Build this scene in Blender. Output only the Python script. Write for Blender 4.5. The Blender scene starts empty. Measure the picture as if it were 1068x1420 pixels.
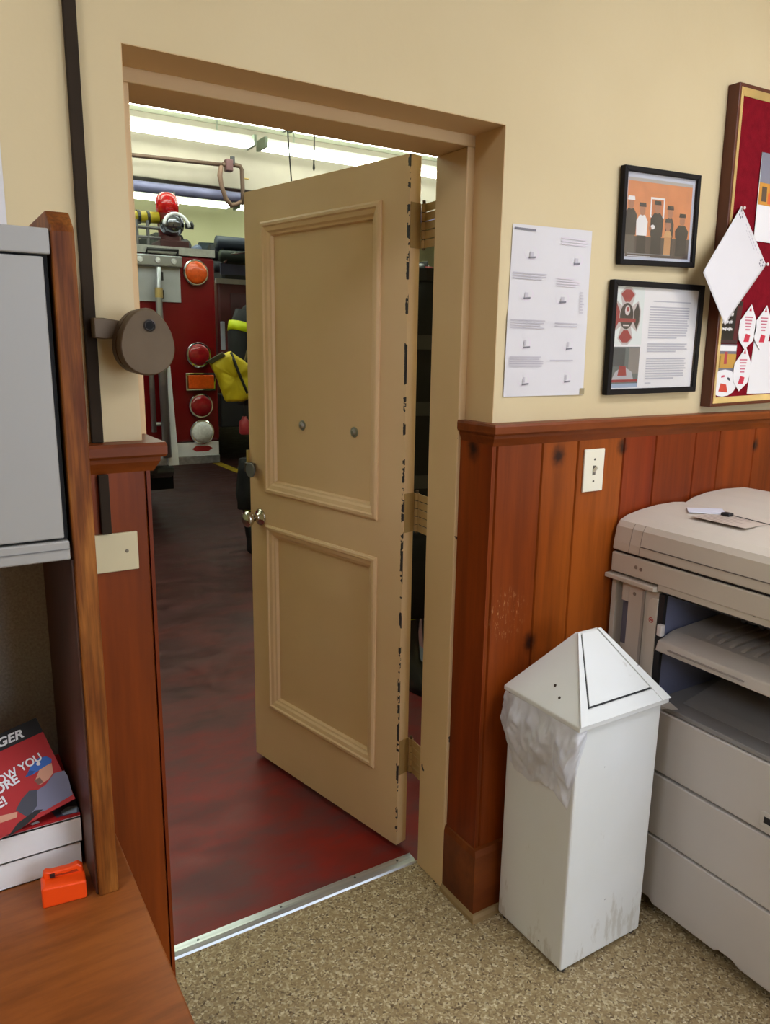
import bpy, bmesh, math, random
from mathutils import Vector, Matrix, noise
random.seed(7)
S = bpy.context.scene
COL = S.collection

# ---------------------------------------------------------------- camera
cam_data = bpy.data.cameras.new('camera')
cam = bpy.data.objects.new('camera', cam_data)
COL.objects.link(cam)
S.camera = cam
YAW, PITCH, ROLL = -0.55395, -0.21408, 0.015575
fw = Vector((-math.sin(YAW)*math.cos(PITCH), math.cos(YAW)*math.cos(PITCH), math.sin(PITCH)))
rt = fw.cross(Vector((0, 0, 1))).normalized()
up = rt.cross(fw)
rt2 = math.cos(ROLL)*rt + math.sin(ROLL)*up
up2 = -math.sin(ROLL)*rt + math.cos(ROLL)*up
cam.matrix_world = Matrix(((rt2.x, up2.x, -fw.x, 0.05892), (rt2.y, up2.y, -fw.y, -1.45323),
                           (rt2.z, up2.z, -fw.z, 1.56323), (0, 0, 0, 1)))
cam_data.sensor_fit = 'VERTICAL'
cam_data.sensor_height = 36.0
cam_data.lens = 1049.68/1420*36.0
cam_data.clip_start = 0.02
cam_data.clip_end = 100

# ---------------------------------------------------------------- world, exposure
W = bpy.data.worlds.new('world')
S.world = W
W.use_nodes = True
W.node_tree.nodes['Background'].inputs[0].default_value = (0.75, 0.85, 1.0, 1)
W.node_tree.nodes['Background'].inputs[1].default_value = 0.6
S.view_settings.view_transform = 'Standard'
S.view_settings.look = 'None'
S.view_settings.gamma = 1.0
S.view_settings.use_curve_mapping = False
S.view_settings.exposure = 0.0
S.cycles.max_bounces = 7
S.cycles.diffuse_bounces = 4
S.cycles.glossy_bounces = 3
S.cycles.transmission_bounces = 4
S.cycles.caustics_reflective = False
S.cycles.caustics_refractive = False
OFFICE_GLOW = 16.0      # luminance of the office ceiling panels
FILL_WINDOW_GLOW = 7.5     # glow of the added fill window behind the camera
GARAGE_GLOW = 13.0      # luminance of the garage tubes

# ---------------------------------------------------------------- materials
def lin(h, k=1.0):
    if not isinstance(h, str): return tuple(h)
    o = []
    for i in (0, 2, 4):
        c = int(h[i:i+2], 16)/255
        o.append(k*(c/12.92 if c <= 0.04045 else ((c+0.055)/1.055)**2.4))
    return (o[0], o[1], o[2], 1.0)

class NT:
    def __init__(s, name):
        s.m = bpy.data.materials.new(name); s.m.use_nodes = True
        s.t = s.m.node_tree; s.b = s.t.nodes['Principled BSDF']
        s.tc = None
    def n(s, kind, **kw):
        nd = s.t.nodes.new(kind)
        for k, v in kw.items():
            if k.startswith('i_'):
                key = k[2:]
                key = int(key) if key.isdigit() else key.replace('_', ' ')
                nd.inputs[key].default_value = v
            else: setattr(nd, k, v)
        return nd
    def l(s, a, b): s.t.links.new(a, b)
    def co(s):
        if s.tc is None: s.tc = s.n('ShaderNodeTexCoord')
        return s.tc.outputs['Object']
    def map(s, sc):
        mp = s.n('ShaderNodeMapping'); mp.inputs['Scale'].default_value = sc
        s.l(s.co(), mp.inputs['Vector']); return mp.outputs[0]
    def noise(s, sc, detail=3, vec=None, rough=0.5):
        nd = s.n('ShaderNodeTexNoise', i_Detail=detail, i_Roughness=rough)
        if isinstance(sc, tuple): nd.inputs['Scale'].default_value = 1; s.l(s.map(sc), nd.inputs['Vector'])
        else: nd.inputs['Scale'].default_value = sc; s.l(vec or s.co(), nd.inputs['Vector'])
        return nd.outputs['Fac']
    def ramp(s, fac, stops, interp='LINEAR'):
        r = s.n('ShaderNodeValToRGB'); r.color_ramp.interpolation = interp
        e = r.color_ramp.elements
        while len(e) < len(stops): e.new(0.5)
        for i, (p, c) in enumerate(stops): e[i].position = p; e[i].color = lin(c) if isinstance(c, str) else c
        s.l(fac, r.inputs[0]); return r.outputs[0]
    def step(s, fac, a, b):
        return s.ramp(fac, [(a, (0, 0, 0, 1)), (b, (1, 1, 1, 1))])
    def mix(s, fac, a, b):
        m = s.n('ShaderNodeMix', data_type='RGBA')
        for idx, v in ((0, fac), (6, a), (7, b)):
            if isinstance(v, (int, float)): m.inputs[idx].default_value = v
            elif isinstance(v, str): m.inputs[idx].default_value = lin(v)
            elif isinstance(v, tuple): m.inputs[idx].default_value = v
            else: s.l(v, m.inputs[idx])
        return m.outputs[2]
    def math(s, op, a, b=None, c=None):
        m = s.n('ShaderNodeMath', operation=op)
        for i, v in enumerate((a, b, c)):
            if v is None: continue
            if isinstance(v, (int, float)): m.inputs[i].default_value = v
            else: s.l(v, m.inputs[i])
        return m.outputs[0]
    def sep(s):
        x = s.n('ShaderNodeSeparateXYZ'); s.l(s.co(), x.inputs[0]); return x.outputs
    def color(s, v):
        if isinstance(v, str): s.b.inputs['Base Color'].default_value = lin(v)
        else: s.l(v, s.b.inputs['Base Color'])
    def bump(s, h, st=0.2, d=0.01):
        b = s.n('ShaderNodeBump', i_Strength=st, i_Distance=d)
        s.l(h, b.inputs['Height']); s.l(b.outputs[0], s.b.inputs['Normal'])
    def set(s, rough=0.5, metal=0.0, spec=0.5, **kw):
        s.b.inputs['Roughness'].default_value = rough
        s.b.inputs['Metallic'].default_value = metal
        s.b.inputs['Specular IOR Level'].default_value = spec
        for k, v in kw.items(): s.b.inputs[k.replace('_', ' ')].default_value = v
        return s.m

MATS = {}
def plain(c, rough=0.6, metal=0.0, var=0.12, scale=6.0, bump=0.0, bscale=60.0, spec=0.5, name=None, **kw):
    """painted / plastic / metal surface with a faint procedural unevenness"""
    key = (c, rough, metal, var, scale, bump, bscale, spec, tuple(sorted(kw.items())))
    if key in MATS: return MATS[key]
    t = NT(name or 'paint_'+c)
    l = lin(c); d = tuple(x*(1-var) for x in l[:3])+(1,); u = tuple(min(1, x*(1+var*0.5)) for x in l[:3])+(1,)
    t.color(t.ramp(t.noise(scale, 4), [(0.3, d), (0.7, u)]))
    if bump: t.bump(t.noise(bscale, 3), bump, 0.004)
    MATS[key] = t.set(rough, metal, spec, **kw)
    return MATS[key]

def emit(c, strength, name='lamp_glow'):
    t = NT(name); t.color(c)
    t.b.inputs['Emission Color'].default_value = lin(c)
    t.b.inputs['Emission Strength'].default_value = strength
    return t.m

def wood(name, c1, c2, c3, stretch, rough=0.35, knots=(), knotc='2a0f06', spec=0.5, coarse=1.0, scuff=None, vary=False, grain=0.75):
    knn = None
    t = NT(name)
    sx, sy, sz = stretch
    big = t.noise((sx*0.22*coarse, sy*0.22*coarse, sz*0.5*coarse), 3)
    fine = t.noise((sx*3, sy*3, sz*1.6), 4, rough=0.65)
    base = t.ramp(big, [(0.3, c1), (0.52, c2), (0.72, c3)])
    dark = t.ramp(fine, [(0.35, (0.62, 0.60, 0.58, 1)), (0.62, (1.06, 1.06, 1.06, 1))])
    mm = t.n('ShaderNodeMix', data_type='RGBA', blend_type='MULTIPLY')
    mm.inputs[0].default_value = grain
    t.l(base, mm.inputs[6]); t.l(dark, mm.inputs[7])
    col = mm.outputs[2]
    for (k, r) in knots:
        v = t.n('ShaderNodeVectorMath', operation='SUBTRACT'); t.l(t.co(), v.inputs[0]); v.inputs[1].default_value = k
        v2 = t.n('ShaderNodeVectorMath', operation='MULTIPLY'); t.l(v.outputs[0], v2.inputs[0]); v2.inputs[1].default_value = (1/r, 1/r, 0.75/r)
        v3 = t.n('ShaderNodeVectorMath', operation='LENGTH'); t.l(v2.outputs[0], v3.inputs[0])
        if knn is None: knn = t.noise(45, 3)
        dist = t.math('ADD', v3.outputs[1], t.math('MULTIPLY', t.math('SUBTRACT', knn, 0.5), 0.7))
        col = t.mix(t.ramp(dist, [(0.22, (1, 1, 1, 1)), (0.42, (0.75, 0.75, 0.75, 1)), (0.75, (0.22, 0.22, 0.22, 1)), (1.1, (0, 0, 0, 1))]), col, knotc)
    if scuff:
        v = t.n('ShaderNodeVectorMath', operation='SUBTRACT'); t.l(t.co(), v.inputs[0]); v.inputs[1].default_value = scuff[0]
        v2 = t.n('ShaderNodeVectorMath', operation='MULTIPLY'); t.l(v.outputs[0], v2.inputs[0]); v2.inputs[1].default_value = tuple(1/q for q in scuff[1])
        v3 = t.n('ShaderNodeVectorMath', operation='LENGTH'); t.l(v2.outputs[0], v3.inputs[0])
        reg = t.ramp(v3.outputs[1], [(0.3, (1, 1, 1, 1)), (1.0, (0, 0, 0, 1))])
        scr = t.step(t.noise((150, 150, 38), 4, rough=0.7), 0.56, 0.66)
        col = t.mix(t.math('MULTIPLY', t.math('MULTIPLY', reg, scr), 0.8), col, 'd19a66')
    if vary:
        oi = t.n('ShaderNodeObjectInfo'); hv = t.n('ShaderNodeHueSaturation')
        t.l(t.math('MULTIPLY_ADD', oi.outputs['Random'], 0.26, 0.82), hv.inputs['Value'])
        t.l(t.math('MULTIPLY_ADD', oi.outputs['Random'], 0.016, 0.492), hv.inputs['Hue'])
        t.l(col, hv.inputs['Color']); col = hv.outputs[0]
    t.color(col); t.bump(fine, 0.08, 0.002)
    return t.set(rough, 0, spec)

# ---------------------------------------------------------------- mesh helpers
class MB:
    def __init__(s): s.v = []; s.f = []; s.mi = []; s.m = []; s.cur = 0
    def use(s, mat):
        if mat not in s.m: s.m.append(mat)
        s.cur = s.m.index(mat); return s
    def add(s, vs, fs):
        o = len(s.v); s.v += [tuple(x) for x in vs]
        for f in fs: s.f.append([i+o for i in f]); s.mi.append(s.cur)
        return s
    def box(s, x0, x1, y0, y1, z0, z1):
        x0, x1 = sorted((x0, x1)); y0, y1 = sorted((y0, y1)); z0, z1 = sorted((z0, z1))
        return s.add([(x0,y0,z0),(x1,y0,z0),(x1,y1,z0),(x0,y1,z0),(x0,y0,z1),(x1,y0,z1),(x1,y1,z1),(x0,y1,z1)],
              [(3,2,1,0),(4,5,6,7),(0,1,5,4),(1,2,6,5),(2,3,7,6),(3,0,4,7)])
    def prism(s, poly, axis, a0, a1):
        """poly of 2D points extruded along axis: x-> (y,z), y-> (x,z), z-> (x,y)"""
        def P(q, a):
            return {'x': (a, q[0], q[1]), 'y': (q[0], a, q[1]), 'z': (q[0], q[1], a)}[axis]
        n = len(poly)
        return s.add([P(q, a0) for q in poly]+[P(q, a1) for q in poly],
              [tuple(range(n))[::-1], tuple(range(n, 2*n))]+[(i, (i+1) % n, n+(i+1) % n, n+i) for i in range(n)])
    def hull(s, a, b):
        """two same-length loops of 3D points joined and capped"""
        n = len(a)
        return s.add(list(a)+list(b), [tuple(range(n))[::-1], tuple(range(n, 2*n))]+[(i, (i+1) % n, n+(i+1) % n, n+i) for i in range(n)])
    def loft(s, loops, cap=True):
        n = len(loops[0]); vs = [p for lp in loops for p in lp]; fs = []
        for k in range(len(loops)-1):
            for i in range(n): fs.append((k*n+i, k*n+(i+1) % n, (k+1)*n+(i+1) % n, (k+1)*n+i))
        if cap: fs.append(tuple(range(n))[::-1]); fs.append(tuple(range((len(loops)-1)*n, len(loops)*n)))
        return s.add(vs, fs)
    def tube(s, pts, r, n=10, cap=True):
        pts = [Vector(p) for p in pts]; rs = r if isinstance(r, (list, tuple)) else [r]*len(pts)
        loops = []; prev = None
        for i, p in enumerate(pts):
            d = (pts[min(i+1, len(pts)-1)]-pts[max(i-1, 0)]).normalized()
            if prev is None:
                a = Vector((0, 0, 1)) if abs(d.z) < 0.9 else Vector((1, 0, 0)); u = d.cross(a).normalized()
            else: u = (prev-d*prev.dot(d)).normalized()
            prev = u; w = d.cross(u)
            loops.append([p+rs[i]*(math.cos(t)*u+math.sin(t)*w) for t in [2*math.pi*k/n for k in range(n)]])
        return s.loft(loops, cap)
    def lathe(s, prof, o, d, n=24):
        """prof: list of (along, radius) revolved about axis d through o"""
        o = Vector(o); d = Vector(d).normalized(); a = Vector((0, 0, 1)) if abs(d.z) < 0.9 else Vector((1, 0, 0))
        u = d.cross(a).normalized(); w = d.cross(u)
        return s.loft([[o+d*h+max(r, 1e-4)*(math.cos(t)*u+math.sin(t)*w) for t in [2*math.pi*k/n for k in range(n)]] for h, r in prof])
    def grid(s, fn, nu, nv, closed_u=False):
        vs = [fn(i/(nu-1 if not closed_u else nu), j/(nv-1)) for j in range(nv) for i in range(nu)]
        fs = []
        for j in range(nv-1):
            for i in range(nu if closed_u else nu-1):
                i2 = (i+1) % nu; fs.append((j*nu+i, j*nu+i2, (j+1)*nu+i2, (j+1)*nu+i))
        return s.add(vs, fs)
    def build(s, name, mat=None, parent=None, bevel=0.0, smooth=False, seg=2, solid=0.0, sub=0, fix=True):
        me = bpy.data.meshes.new(name); me.from_pydata(s.v, [], s.f)
        ms = s.m if s.m else [mat]
        for m in ms: me.materials.append(m)
        if s.m: me.polygons.foreach_set('material_index', s.mi)
        if fix:
            bm = bmesh.new(); bm.from_mesh(me); bmesh.ops.recalc_face_normals(bm, faces=bm.faces[:]); bm.to_mesh(me); bm.free()
        if smooth: me.polygons.foreach_set('use_smooth', [True]*len(me.polygons))
        me.update()
        ob = bpy.data.objects.new(name, me); COL.objects.link(ob)
        attach(ob, parent)
        if solid:
            md = ob.modifiers.new('thickness', 'SOLIDIFY'); md.thickness = solid
        if bevel:
            md = ob.modifiers.new('edge', 'BEVEL'); md.width = bevel; md.segments = seg; md.limit_method = 'ANGLE'; md.angle_limit = 0.6
        if sub:
            md = ob.modifiers.new('smooth', 'SUBSURF'); md.levels = sub; md.render_levels = sub
        return ob

def world_mat(o):
    m = o.matrix_basis.copy()
    while o.parent: m = o.parent.matrix_basis @ o.matrix_parent_inverse @ m; o = o.parent
    return m
def attach(ob, parent, local=False):
    if parent is None: return
    ob.parent = parent
    if parent.get('local_build'): return       # parts given in the thing's own frame
    ob.matrix_parent_inverse = Matrix() if parent.type == 'MESH' else parent.matrix_basis.inverted()
def thing(name, label, cat, loc=(0, 0, 0), group=None, rot=None, local=False):
    o = bpy.data.objects.new(name, None); COL.objects.link(o); o.location = loc
    o.empty_display_size = 0.05
    if rot: o.rotation_euler = rot
    o['label'] = label; o['category'] = cat
    if group: o['group'] = group
    if local: o['local_build'] = 1
    return o
def tag(o, label, cat, group=None):
    o['label'] = label; o['category'] = cat
    if group: o['group'] = group
    return o
def struct(o, label=None):
    o['kind'] = 'structure'
    if label: o['label'] = label
    return o
def copy_tree(o, parent=None):
    c = o.copy(); COL.objects.link(c)
    if parent: c.parent = parent
    for ch in list(o.children): copy_tree(ch, c)
    return c
class Plane2D:
    """a flat printed surface: u,v in metres on a plane"""
    def __init__(s, o, U, V):
        s.o = Vector(o); s.U = Vector(U).normalized(); s.V = Vector(V).normalized(); s.N = s.U.cross(s.V)
    def p(s, u, v, h=0.0): return s.o+s.U*u+s.V*v+s.N*h
def prints(name, pl, items, parent, h0=0.0002, dh=0.00004):
    """flat print: list of (material, [(u,v)...]) each a tiny bit above the one before"""
    mb = MB()
    for i, (m, poly) in enumerate(items):
        mb.use(m); mb.add([pl.p(u, v, h0+dh*i) for u, v in poly], [tuple(range(len(poly)))])
    return mb.build(name, None, parent, fix=False)
def rect(u0, v0, u1, v1): return [(u0, v0), (u1, v0), (u1, v1), (u0, v1)]
def ell(u, v, a, b, n=14, t0=0.0): return [(u+a*math.cos(t0+2*math.pi*k/n), v+b*math.sin(t0+2*math.pi*k/n)) for k in range(n)]
def lettering(name, txt, pl, u, v, size, mat, parent, h=0.0009, shear=0.0, sx=1.0, rot=0.0, align='LEFT', offset=0.0):
    cu = bpy.data.curves.new(name, 'FONT'); cu.body = txt; cu.size = size; cu.shear = shear; cu.align_x = align; cu.offset = offset
    tmp = bpy.data.objects.new(name, cu); COL.objects.link(tmp)
    dg = bpy.context.evaluated_depsgraph_get(); dg.update()
    me = bpy.data.meshes.new_from_object(tmp.evaluated_get(dg))
    bpy.data.objects.remove(tmp); bpy.data.curves.remove(cu)
    c, s_ = math.cos(rot), math.sin(rot)
    for vt in me.vertices:
        x, y = vt.co.x*sx, vt.co.y
        vt.co = pl.p(u+c*x-s_*y, v+s_*x+c*y, h)
    me.materials.clear(); me.materials.append(mat); me.name = name
    ob = bpy.data.objects.new(name, me); COL.objects.link(ob); attach(ob, parent)
    return ob
# ================================================================ THE SETTING
# metres; x along the door wall, y into the garage, z up; the office side of the wall is y = 0
XL, XW, ZH = 0.415, 1.266, 2.063           # plaster opening
WT = 0.228                                  # wall thickness
XJL, XJR, ZJ, YJ = 0.453, 1.243, 2.036, 0.11  # jamb faces and where the jamb starts
ZC = 1.385                                  # top of the wainscot cap

t = NT('cream_plaster')
t.color(t.ramp(t.noise(1.6, 5), [(0.3, 'c9b58c'), (0.7, 'd2bf97')]))
t.bump(t.noise(14, 4), 0.12, 0.01)
PLASTER = t.set(0.75, 0, 0.25)
t = NT('garage_plaster')
t.color(t.ramp(t.noise(1.2, 4), [(0.3, 'cfcb9e'), (0.7, 'dbd7ae')]))
GPLASTER = t.set(0.8, 0, 0.2)
CEILW = plain('e4e2d8', 0.85, var=0.05, name='ceiling_white')
GCEIL = plain('d9ddc4', 0.8, var=0.06, name='garage_ceiling_paint')

# office floor: fine tan / brown / pale flecks
t = NT('flecked_tan_flooring')
v = t.n('ShaderNodeTexVoronoi', i_Scale=210.0); t.l(t.co(), v.inputs['Vector'])
sp = t.n('ShaderNodeSeparateColor'); t.l(v.outputs['Color'], sp.inputs[0])
fl = t.ramp(sp.outputs[0], [(0.0, '4a3826'), (0.2, '7d6848'), (0.5, 'a08c66'), (0.72, 'b8a680'), (0.88, 'd2c4a2'), (1.0, '5e4b34')])
v2 = t.noise(55, 3)
fl2 = t.mix(t.step(v2, 0.40, 0.66), fl, '907b56')
st = t.step(t.noise(5.5, 4), 0.66, 0.74)
t.color(t.mix(t.math('MULTIPLY', st, 0.55), fl2, '5a4526'))
t.bump(t.noise(120, 2), 0.15, 0.002)
FLOORM = t.set(0.55, 0, 0.35)

# garage floor: worn red paint over grey concrete, polished by traffic
t = NT('worn_red_concrete')
n1 = t.noise((1.7, 3.4, 1), 6, rough=0.62)
n2 = t.noise((5, 9, 1), 5, rough=0.6)
sx = t.sep()
near = t.math('MULTIPLY', t.math('SUBTRACT', 1.6, sx[1]), 0.13)
fac = t.math('ADD', n1, near)
base = t.ramp(fac, [(0.36, '462b29'), (0.5, '62322e'), (0.6, '742722'), (0.78, '862219')])
t.color(t.mix(t.step(n2, 0.45, 0.75), base, '5e3b3b'))
rr = t.ramp(n2, [(0.3, (0.30, 0.30, 0.30, 1)), (0.7, (0.55, 0.55, 0.55, 1))])
t.l(rr, t.b.inputs['Roughness'])
t.bump(n2, 0.08, 0.01)
t.b.inputs['Specular IOR Level'].default_value = 0.2
GFLOOR = t.m

KN = [((1.476, -0.02, 1.294), 0.030), ((1.716, -0.02, 1.304), 0.026), ((2.336, -0.02, 1.276), 0.022),
      ((1.412, -0.02, 0.788), 0.030), ((1.254, 0.055, 1.315), 0.032), ((1.95, -0.02, 0.86), 0.03)]
PINE = wood('knotty_pine', '682806', '803409', '954512', (9, 9, 1.1), 0.42, KN, spec=0.22, coarse=1.0, scuff=((1.325, -0.02, 0.885), (0.075, 0.05, 0.085)), vary=True)
CAPW = wood('pine_cap', '6a2e0c', '803d10', '924c16', (1.2, 9, 9), 0.45, spec=0.22)
JPAINT = None

# ---- floors, ceilings, walls
OX0, OX1, OY0 = -2.6, 3.4, -4.4
struct(MB().box(OX0, OX1, OY0, 0.255, -0.06, 0.0).build('floor', FLOORM), 'tan flecked office floor in front of the door')
struct(MB().box(-3.2, 9.0, 0.255, 15.0, -0.06, -0.002).build('floor_garage', GFLOOR), 'worn dark red concrete floor of the garage')
mb = MB()
mb.box(-3.2, XL, 0, WT, 0, 3.7); mb.box(XW, 9.0, 0, WT, 0, 3.7); mb.box(XL, XW, 0, WT, ZH, 3.7)
struct(mb.build('wall_front', PLASTER), 'cream plaster wall around the doorway')
struct(MB().box(OX0-0.1, OX0, OY0, 0, 0, 2.9).build('wall_left', PLASTER))
struct(MB().box(OX1, OX1+0.1, OY0, 0, 0, 2.9).build('wall_right', PLASTER))
mb = MB(); mb.box(OX0-0.1, 0.9, OY0-0.1, OY0, 0, 2.9); mb.box(3.2, OX1+0.1, OY0-0.1, OY0, 0, 2.9); mb.box(0.9, 3.2, OY0-0.1, OY0, 0, 0.85); mb.box(0.9, 3.2, OY0-0.1, OY0, 2.45, 2.9)
struct(mb.build('wall_back', PLASTER))
# unseen window added behind the camera as fill light
wn = bpy.data.objects.new('fill_window', None); COL.objects.link(wn); wn.location = (2.05, OY0-0.05, 0.85); struct(wn, 'added fill light window in the wall behind the camera')
WFR = plain('e8e4da', 0.5, name='window_white'); FILLPANE = emit('d9e8ff', FILL_WINDOW_GLOW, 'fill_pane_glow')
for x0, x1, z0, z1 in ((0.9, 3.2, 0.85, 0.91), (0.9, 3.2, 2.39, 2.45), (0.9, 0.96, 0.91, 2.39), (3.14, 3.2, 0.91, 2.39), (1.645, 1.695, 0.91, 2.39), (2.405, 2.455, 0.91, 2.39)):
    MB().box(x0, x1, OY0-0.09, OY0-0.01, z0, z1).build('window_bar', WFR, wn)
for x0, x1 in ((0.96, 1.645), (1.695, 2.405), (2.455, 3.14)):
    MB().box(x0, x1, OY0-0.06, OY0-0.05, 0.91, 2.39).build('pane', FILLPANE, wn)
struct(MB().box(OX0-0.1, OX1+0.1, OY0-0.1, 0, 2.9, 2.98).build('ceiling', CEILW))
struct(MB().box(-3.3, -3.2, WT, 15, 0, 3.7).build('wall_garage_left', GPLASTER))
struct(MB().box(9.0, 9.1, WT, 15, 0, 3.7).build('wall_garage_right', GPLASTER))
struct(MB().box(-3.3, 9.1, 14.0, 14.1, 0, 3.7).build('wall_garage_far', GPLASTER))
struct(MB().box(-3.3, 9.1, WT, 15.1, 3.45, 3.6).build('ceiling_garage', GCEIL), 'pale ceiling of the garage')
# concrete ceiling beam across the bay
struct(MB().box(-3.2, 9.0, 5.45, 5.80, 2.935, 3.45).build('ceiling_beam', plain('aca294', 0.8, var=0.06), bevel=0.01), 'pale beam crossing the garage ceiling')
struct(MB().box(-3.2, 9.0, 8.9, 9.2, 2.72, 3.45).build('ceiling_beam_added', GPLASTER, bevel=0.01), 'olive beam added behind the far strip light')  # beam added to catch the strip light as a bright olive band
# painted traffic line
struct(MB().box(3.40, 3.52, 5.0, 13.0, -0.002, 0.0005).build('floor_line', plain('c9a92c', 0.5, var=0.3, scale=9)), 'yellow line painted on the garage floor')

# ---- wainscot right of the door: single planks, cap, baseboard
def planks(name, xs, y_front, z0, z1, parent):
    for a, b in zip(xs[:-1], xs[1:]):
        w = 0.004; e = 0.0055
        pr = [(a+0.0007, y_front+0.010), (a+0.0007, y_front+0.005), (a+w, y_front), (b-w, y_front), (b-0.0007, y_front+0.005), (b-0.0007, y_front+0.010)]
        MB().prism(pr, 'z', z0, z1).build('plank', PINE, parent)
DARKJ = plain('2a1208', 0.8, name='joint_dark_wood')  # darker backing wood that shows between the planks
ws = struct(MB().box(XW, OX1, -0.0105, 0.0, 0.0, ZC-0.03).build('wall_wainscot_right', DARKJ), 'knotty pine plank wainscot right of the door')
planks('plank', [1.254, 1.268, 1.419, 1.546, 1.723, 1.856, 2.033, 2.148, 2.328, 2.46, 2.63, 2.76, 2.93, 3.08, 3.24, 3.40], -0.02, 0.0, ZC-0.05, ws)
wr = struct(MB().box(1.259, XW, -0.0105, 0.108, 0.0, ZC-0.03).build('wall_wainscot_return', DARKJ), 'dark pine boarding lining the door reveal')
MB().prism([(1.2525, -0.02), (1.2525, 0.109), (1.259, 0.109), (1.259, -0.02)], 'z', 0.0, ZC-0.05).build('plank', PINE, wr)
wl = struct(MB().box(OX0, XL, -0.0105, 0.0, 0.0, ZC-0.03).build('wall_wainscot_left', DARKJ), 'pine boarding left of the door')
planks('plank', [-0.61, -0.46, -0.31, -0.19, -0.04, 0.11, 0.225, 0.4155], -0.02, 0.0, ZC-0.05, wl)
MB().box(0.4157, 0.4225, -0.0205, 0.108, 0.0, ZC-0.05).build('plank', PINE, wl)

def cap(name, label, xa, xb, path_return):
    prof = [(0.0, ZC), (-0.044, ZC), (-0.047, ZC-0.006), (-0.047, ZC-0.022), (-0.042, ZC-0.027), (-0.034, ZC-0.028), (-0.033, ZC-0.036), (-0.026, ZC-0.046), (-0.020, ZC-0.056), (0.0, ZC-0.056)]
    return prof
prof = cap('', '', 0, 0, 0)
mb = MB()
# right cap: runs along the wall, mitres round into the reveal
def mitre(prof, x_corner, sgn, x_far, y_back):
    loops = []
    loops.append([(x_far, y, z) for y, z in prof])
    loops.append([(x_corner+sgn*y, y, z) for y, z in prof])
    loops.append([(x_corner+sgn*y, y_back, z) for y, z in prof])
    return loops
mb.loft(mitre(prof, XW, 0.62, OX1, 0.106))
struct(mb.build('trim_1', CAPW), 'wooden cap rail along the pine wainscot')
mb = MB(); mb.loft(mitre(prof, XL, -0.75, OX0, 0.106))
struct(mb.build('trim_2', CAPW), 'wooden cap rail end left of the doorway')
# baseboard and shoe
BBW = wood('baseboard_pine', '5a270c', '6e3410', '7d4014', (1.2, 9, 9), 0.45, spec=0.22)
SHOE = plain('8f744a', 0.6, var=0.2)
mb = MB(); bp_ = [(0.0, 0.0), (-0.036, 0.0), (-0.036, 0.195), (-0.030, 0.212), (-0.020, 0.214), (0.0, 0.214)]
loops = [[(OX1, y, z) for y, z in bp_], [(XW+0.62*y, y, z) for y, z in bp_], [(XW+0.62*y, 0.109, z) for y, z in bp_]]
mb.loft(loops)
struct(mb.build('baseboard_right', BBW), 'pine baseboard wrapping into the door reveal')
mb = MB(); sp_ = [(-0.034, 0.0), (-0.052, 0.0), (-0.050, 0.012), (-0.042, 0.019), (-0.034, 0.020)]
loops = [[(OX1, y, z) for y, z in sp_], [(XW+0.62*y, y, z) for y, z in sp_], [(XW+0.62*y, 0.109, z) for y, z in sp_]]
mb.loft(loops)
struct(mb.build('trim_3', SHOE), 'tan shoe moulding at the foot of the baseboard')
mb = MB(); loops = [[(OX0, y, z) for y, z in bp_], [(XL, y, z) for y, z in bp_]]
mb.loft(loops); struct(mb.build('baseboard_left', BBW))

# ---- chipped tan paint on jamb and door
def chipped(name, edges, base='cdac7c', base2='d6b688', dens=0.6, spots=0.74, chip='2f2a2c', zlim=None, face=None, ezlim=None):
    """edges: list of (axis, position, half width) along which the paint has worn off"""
    t = NT(name)
    col = t.ramp(t.noise(2.2, 5), [(0.3, base), (0.7, base2)])
    sx = t.sep(); na = t.noise(60, 4, rough=0.7); nz = t.noise((7, 7, 9), 4, rough=0.7)
    total = None
    for ax, pos, hw in edges:
        d = t.math('ABSOLUTE', t.math('SUBTRACT', sx['xyz'.index(ax)], pos))
        lim = t.math('MULTIPLY', t.math('MULTIPLY', na, 2.0), hw)
        m = t.math('MULTIPLY', t.math('LESS_THAN', d, lim), t.math('GREATER_THAN', nz, dens))
        if ezlim: m = t.math('MULTIPLY', m, t.math('LESS_THAN', sx[2], ezlim))
        if face: m = t.math('MULTIPLY', m, t.math('GREATER_THAN', sx[1], face))
        total = m if total is None else t.math('MAXIMUM', total, m)
    nsp = t.noise(16, 2)
    s = t.math('GREATER_THAN', nsp, spots)
    if zlim: s = t.math('MULTIPLY', s, t.math('LESS_THAN', sx[2], zlim))
    total = s if total is None else t.math('MAXIMUM', total, s)
    t.color(t.mix(total, col, chip)); t.bump(t.noise(30, 3), 0.06, 0.004)
    return t.set(0.5, 0, 0.4)
JAMBP = chipped('jamb_paint', [('y', YJ, 0.002)], dens=0.60, spots=0.765, zlim=1.25, ezlim=1.35)
mb = MB()
mb.box(XJR, XW+0.002, YJ, WT-0.002, 0, ZJ+0.02); mb.box(XJR-0.012, XJR, YJ+0.05, WT-0.05, 0, ZJ)
fr = struct(MB().box(XJR, XW+0.001, YJ, WT+0.012, 0, ZJ).build('trim_4', JAMBP, bevel=0.003), 'chipped tan hinge jamb of the doorway')
struct(MB().box(XL-0.001, XJL, YJ, WT+0.012, 0, ZJ).build('trim_5', JAMBP, bevel=0.003), 'tan latch jamb of the doorway')
struct(MB().box(XL-0.001, XW+0.001, YJ, WT+0.012, ZJ, ZH+0.001).build('trim_6', JAMBP, bevel=0.003), 'tan head jamb of the doorway')
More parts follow.
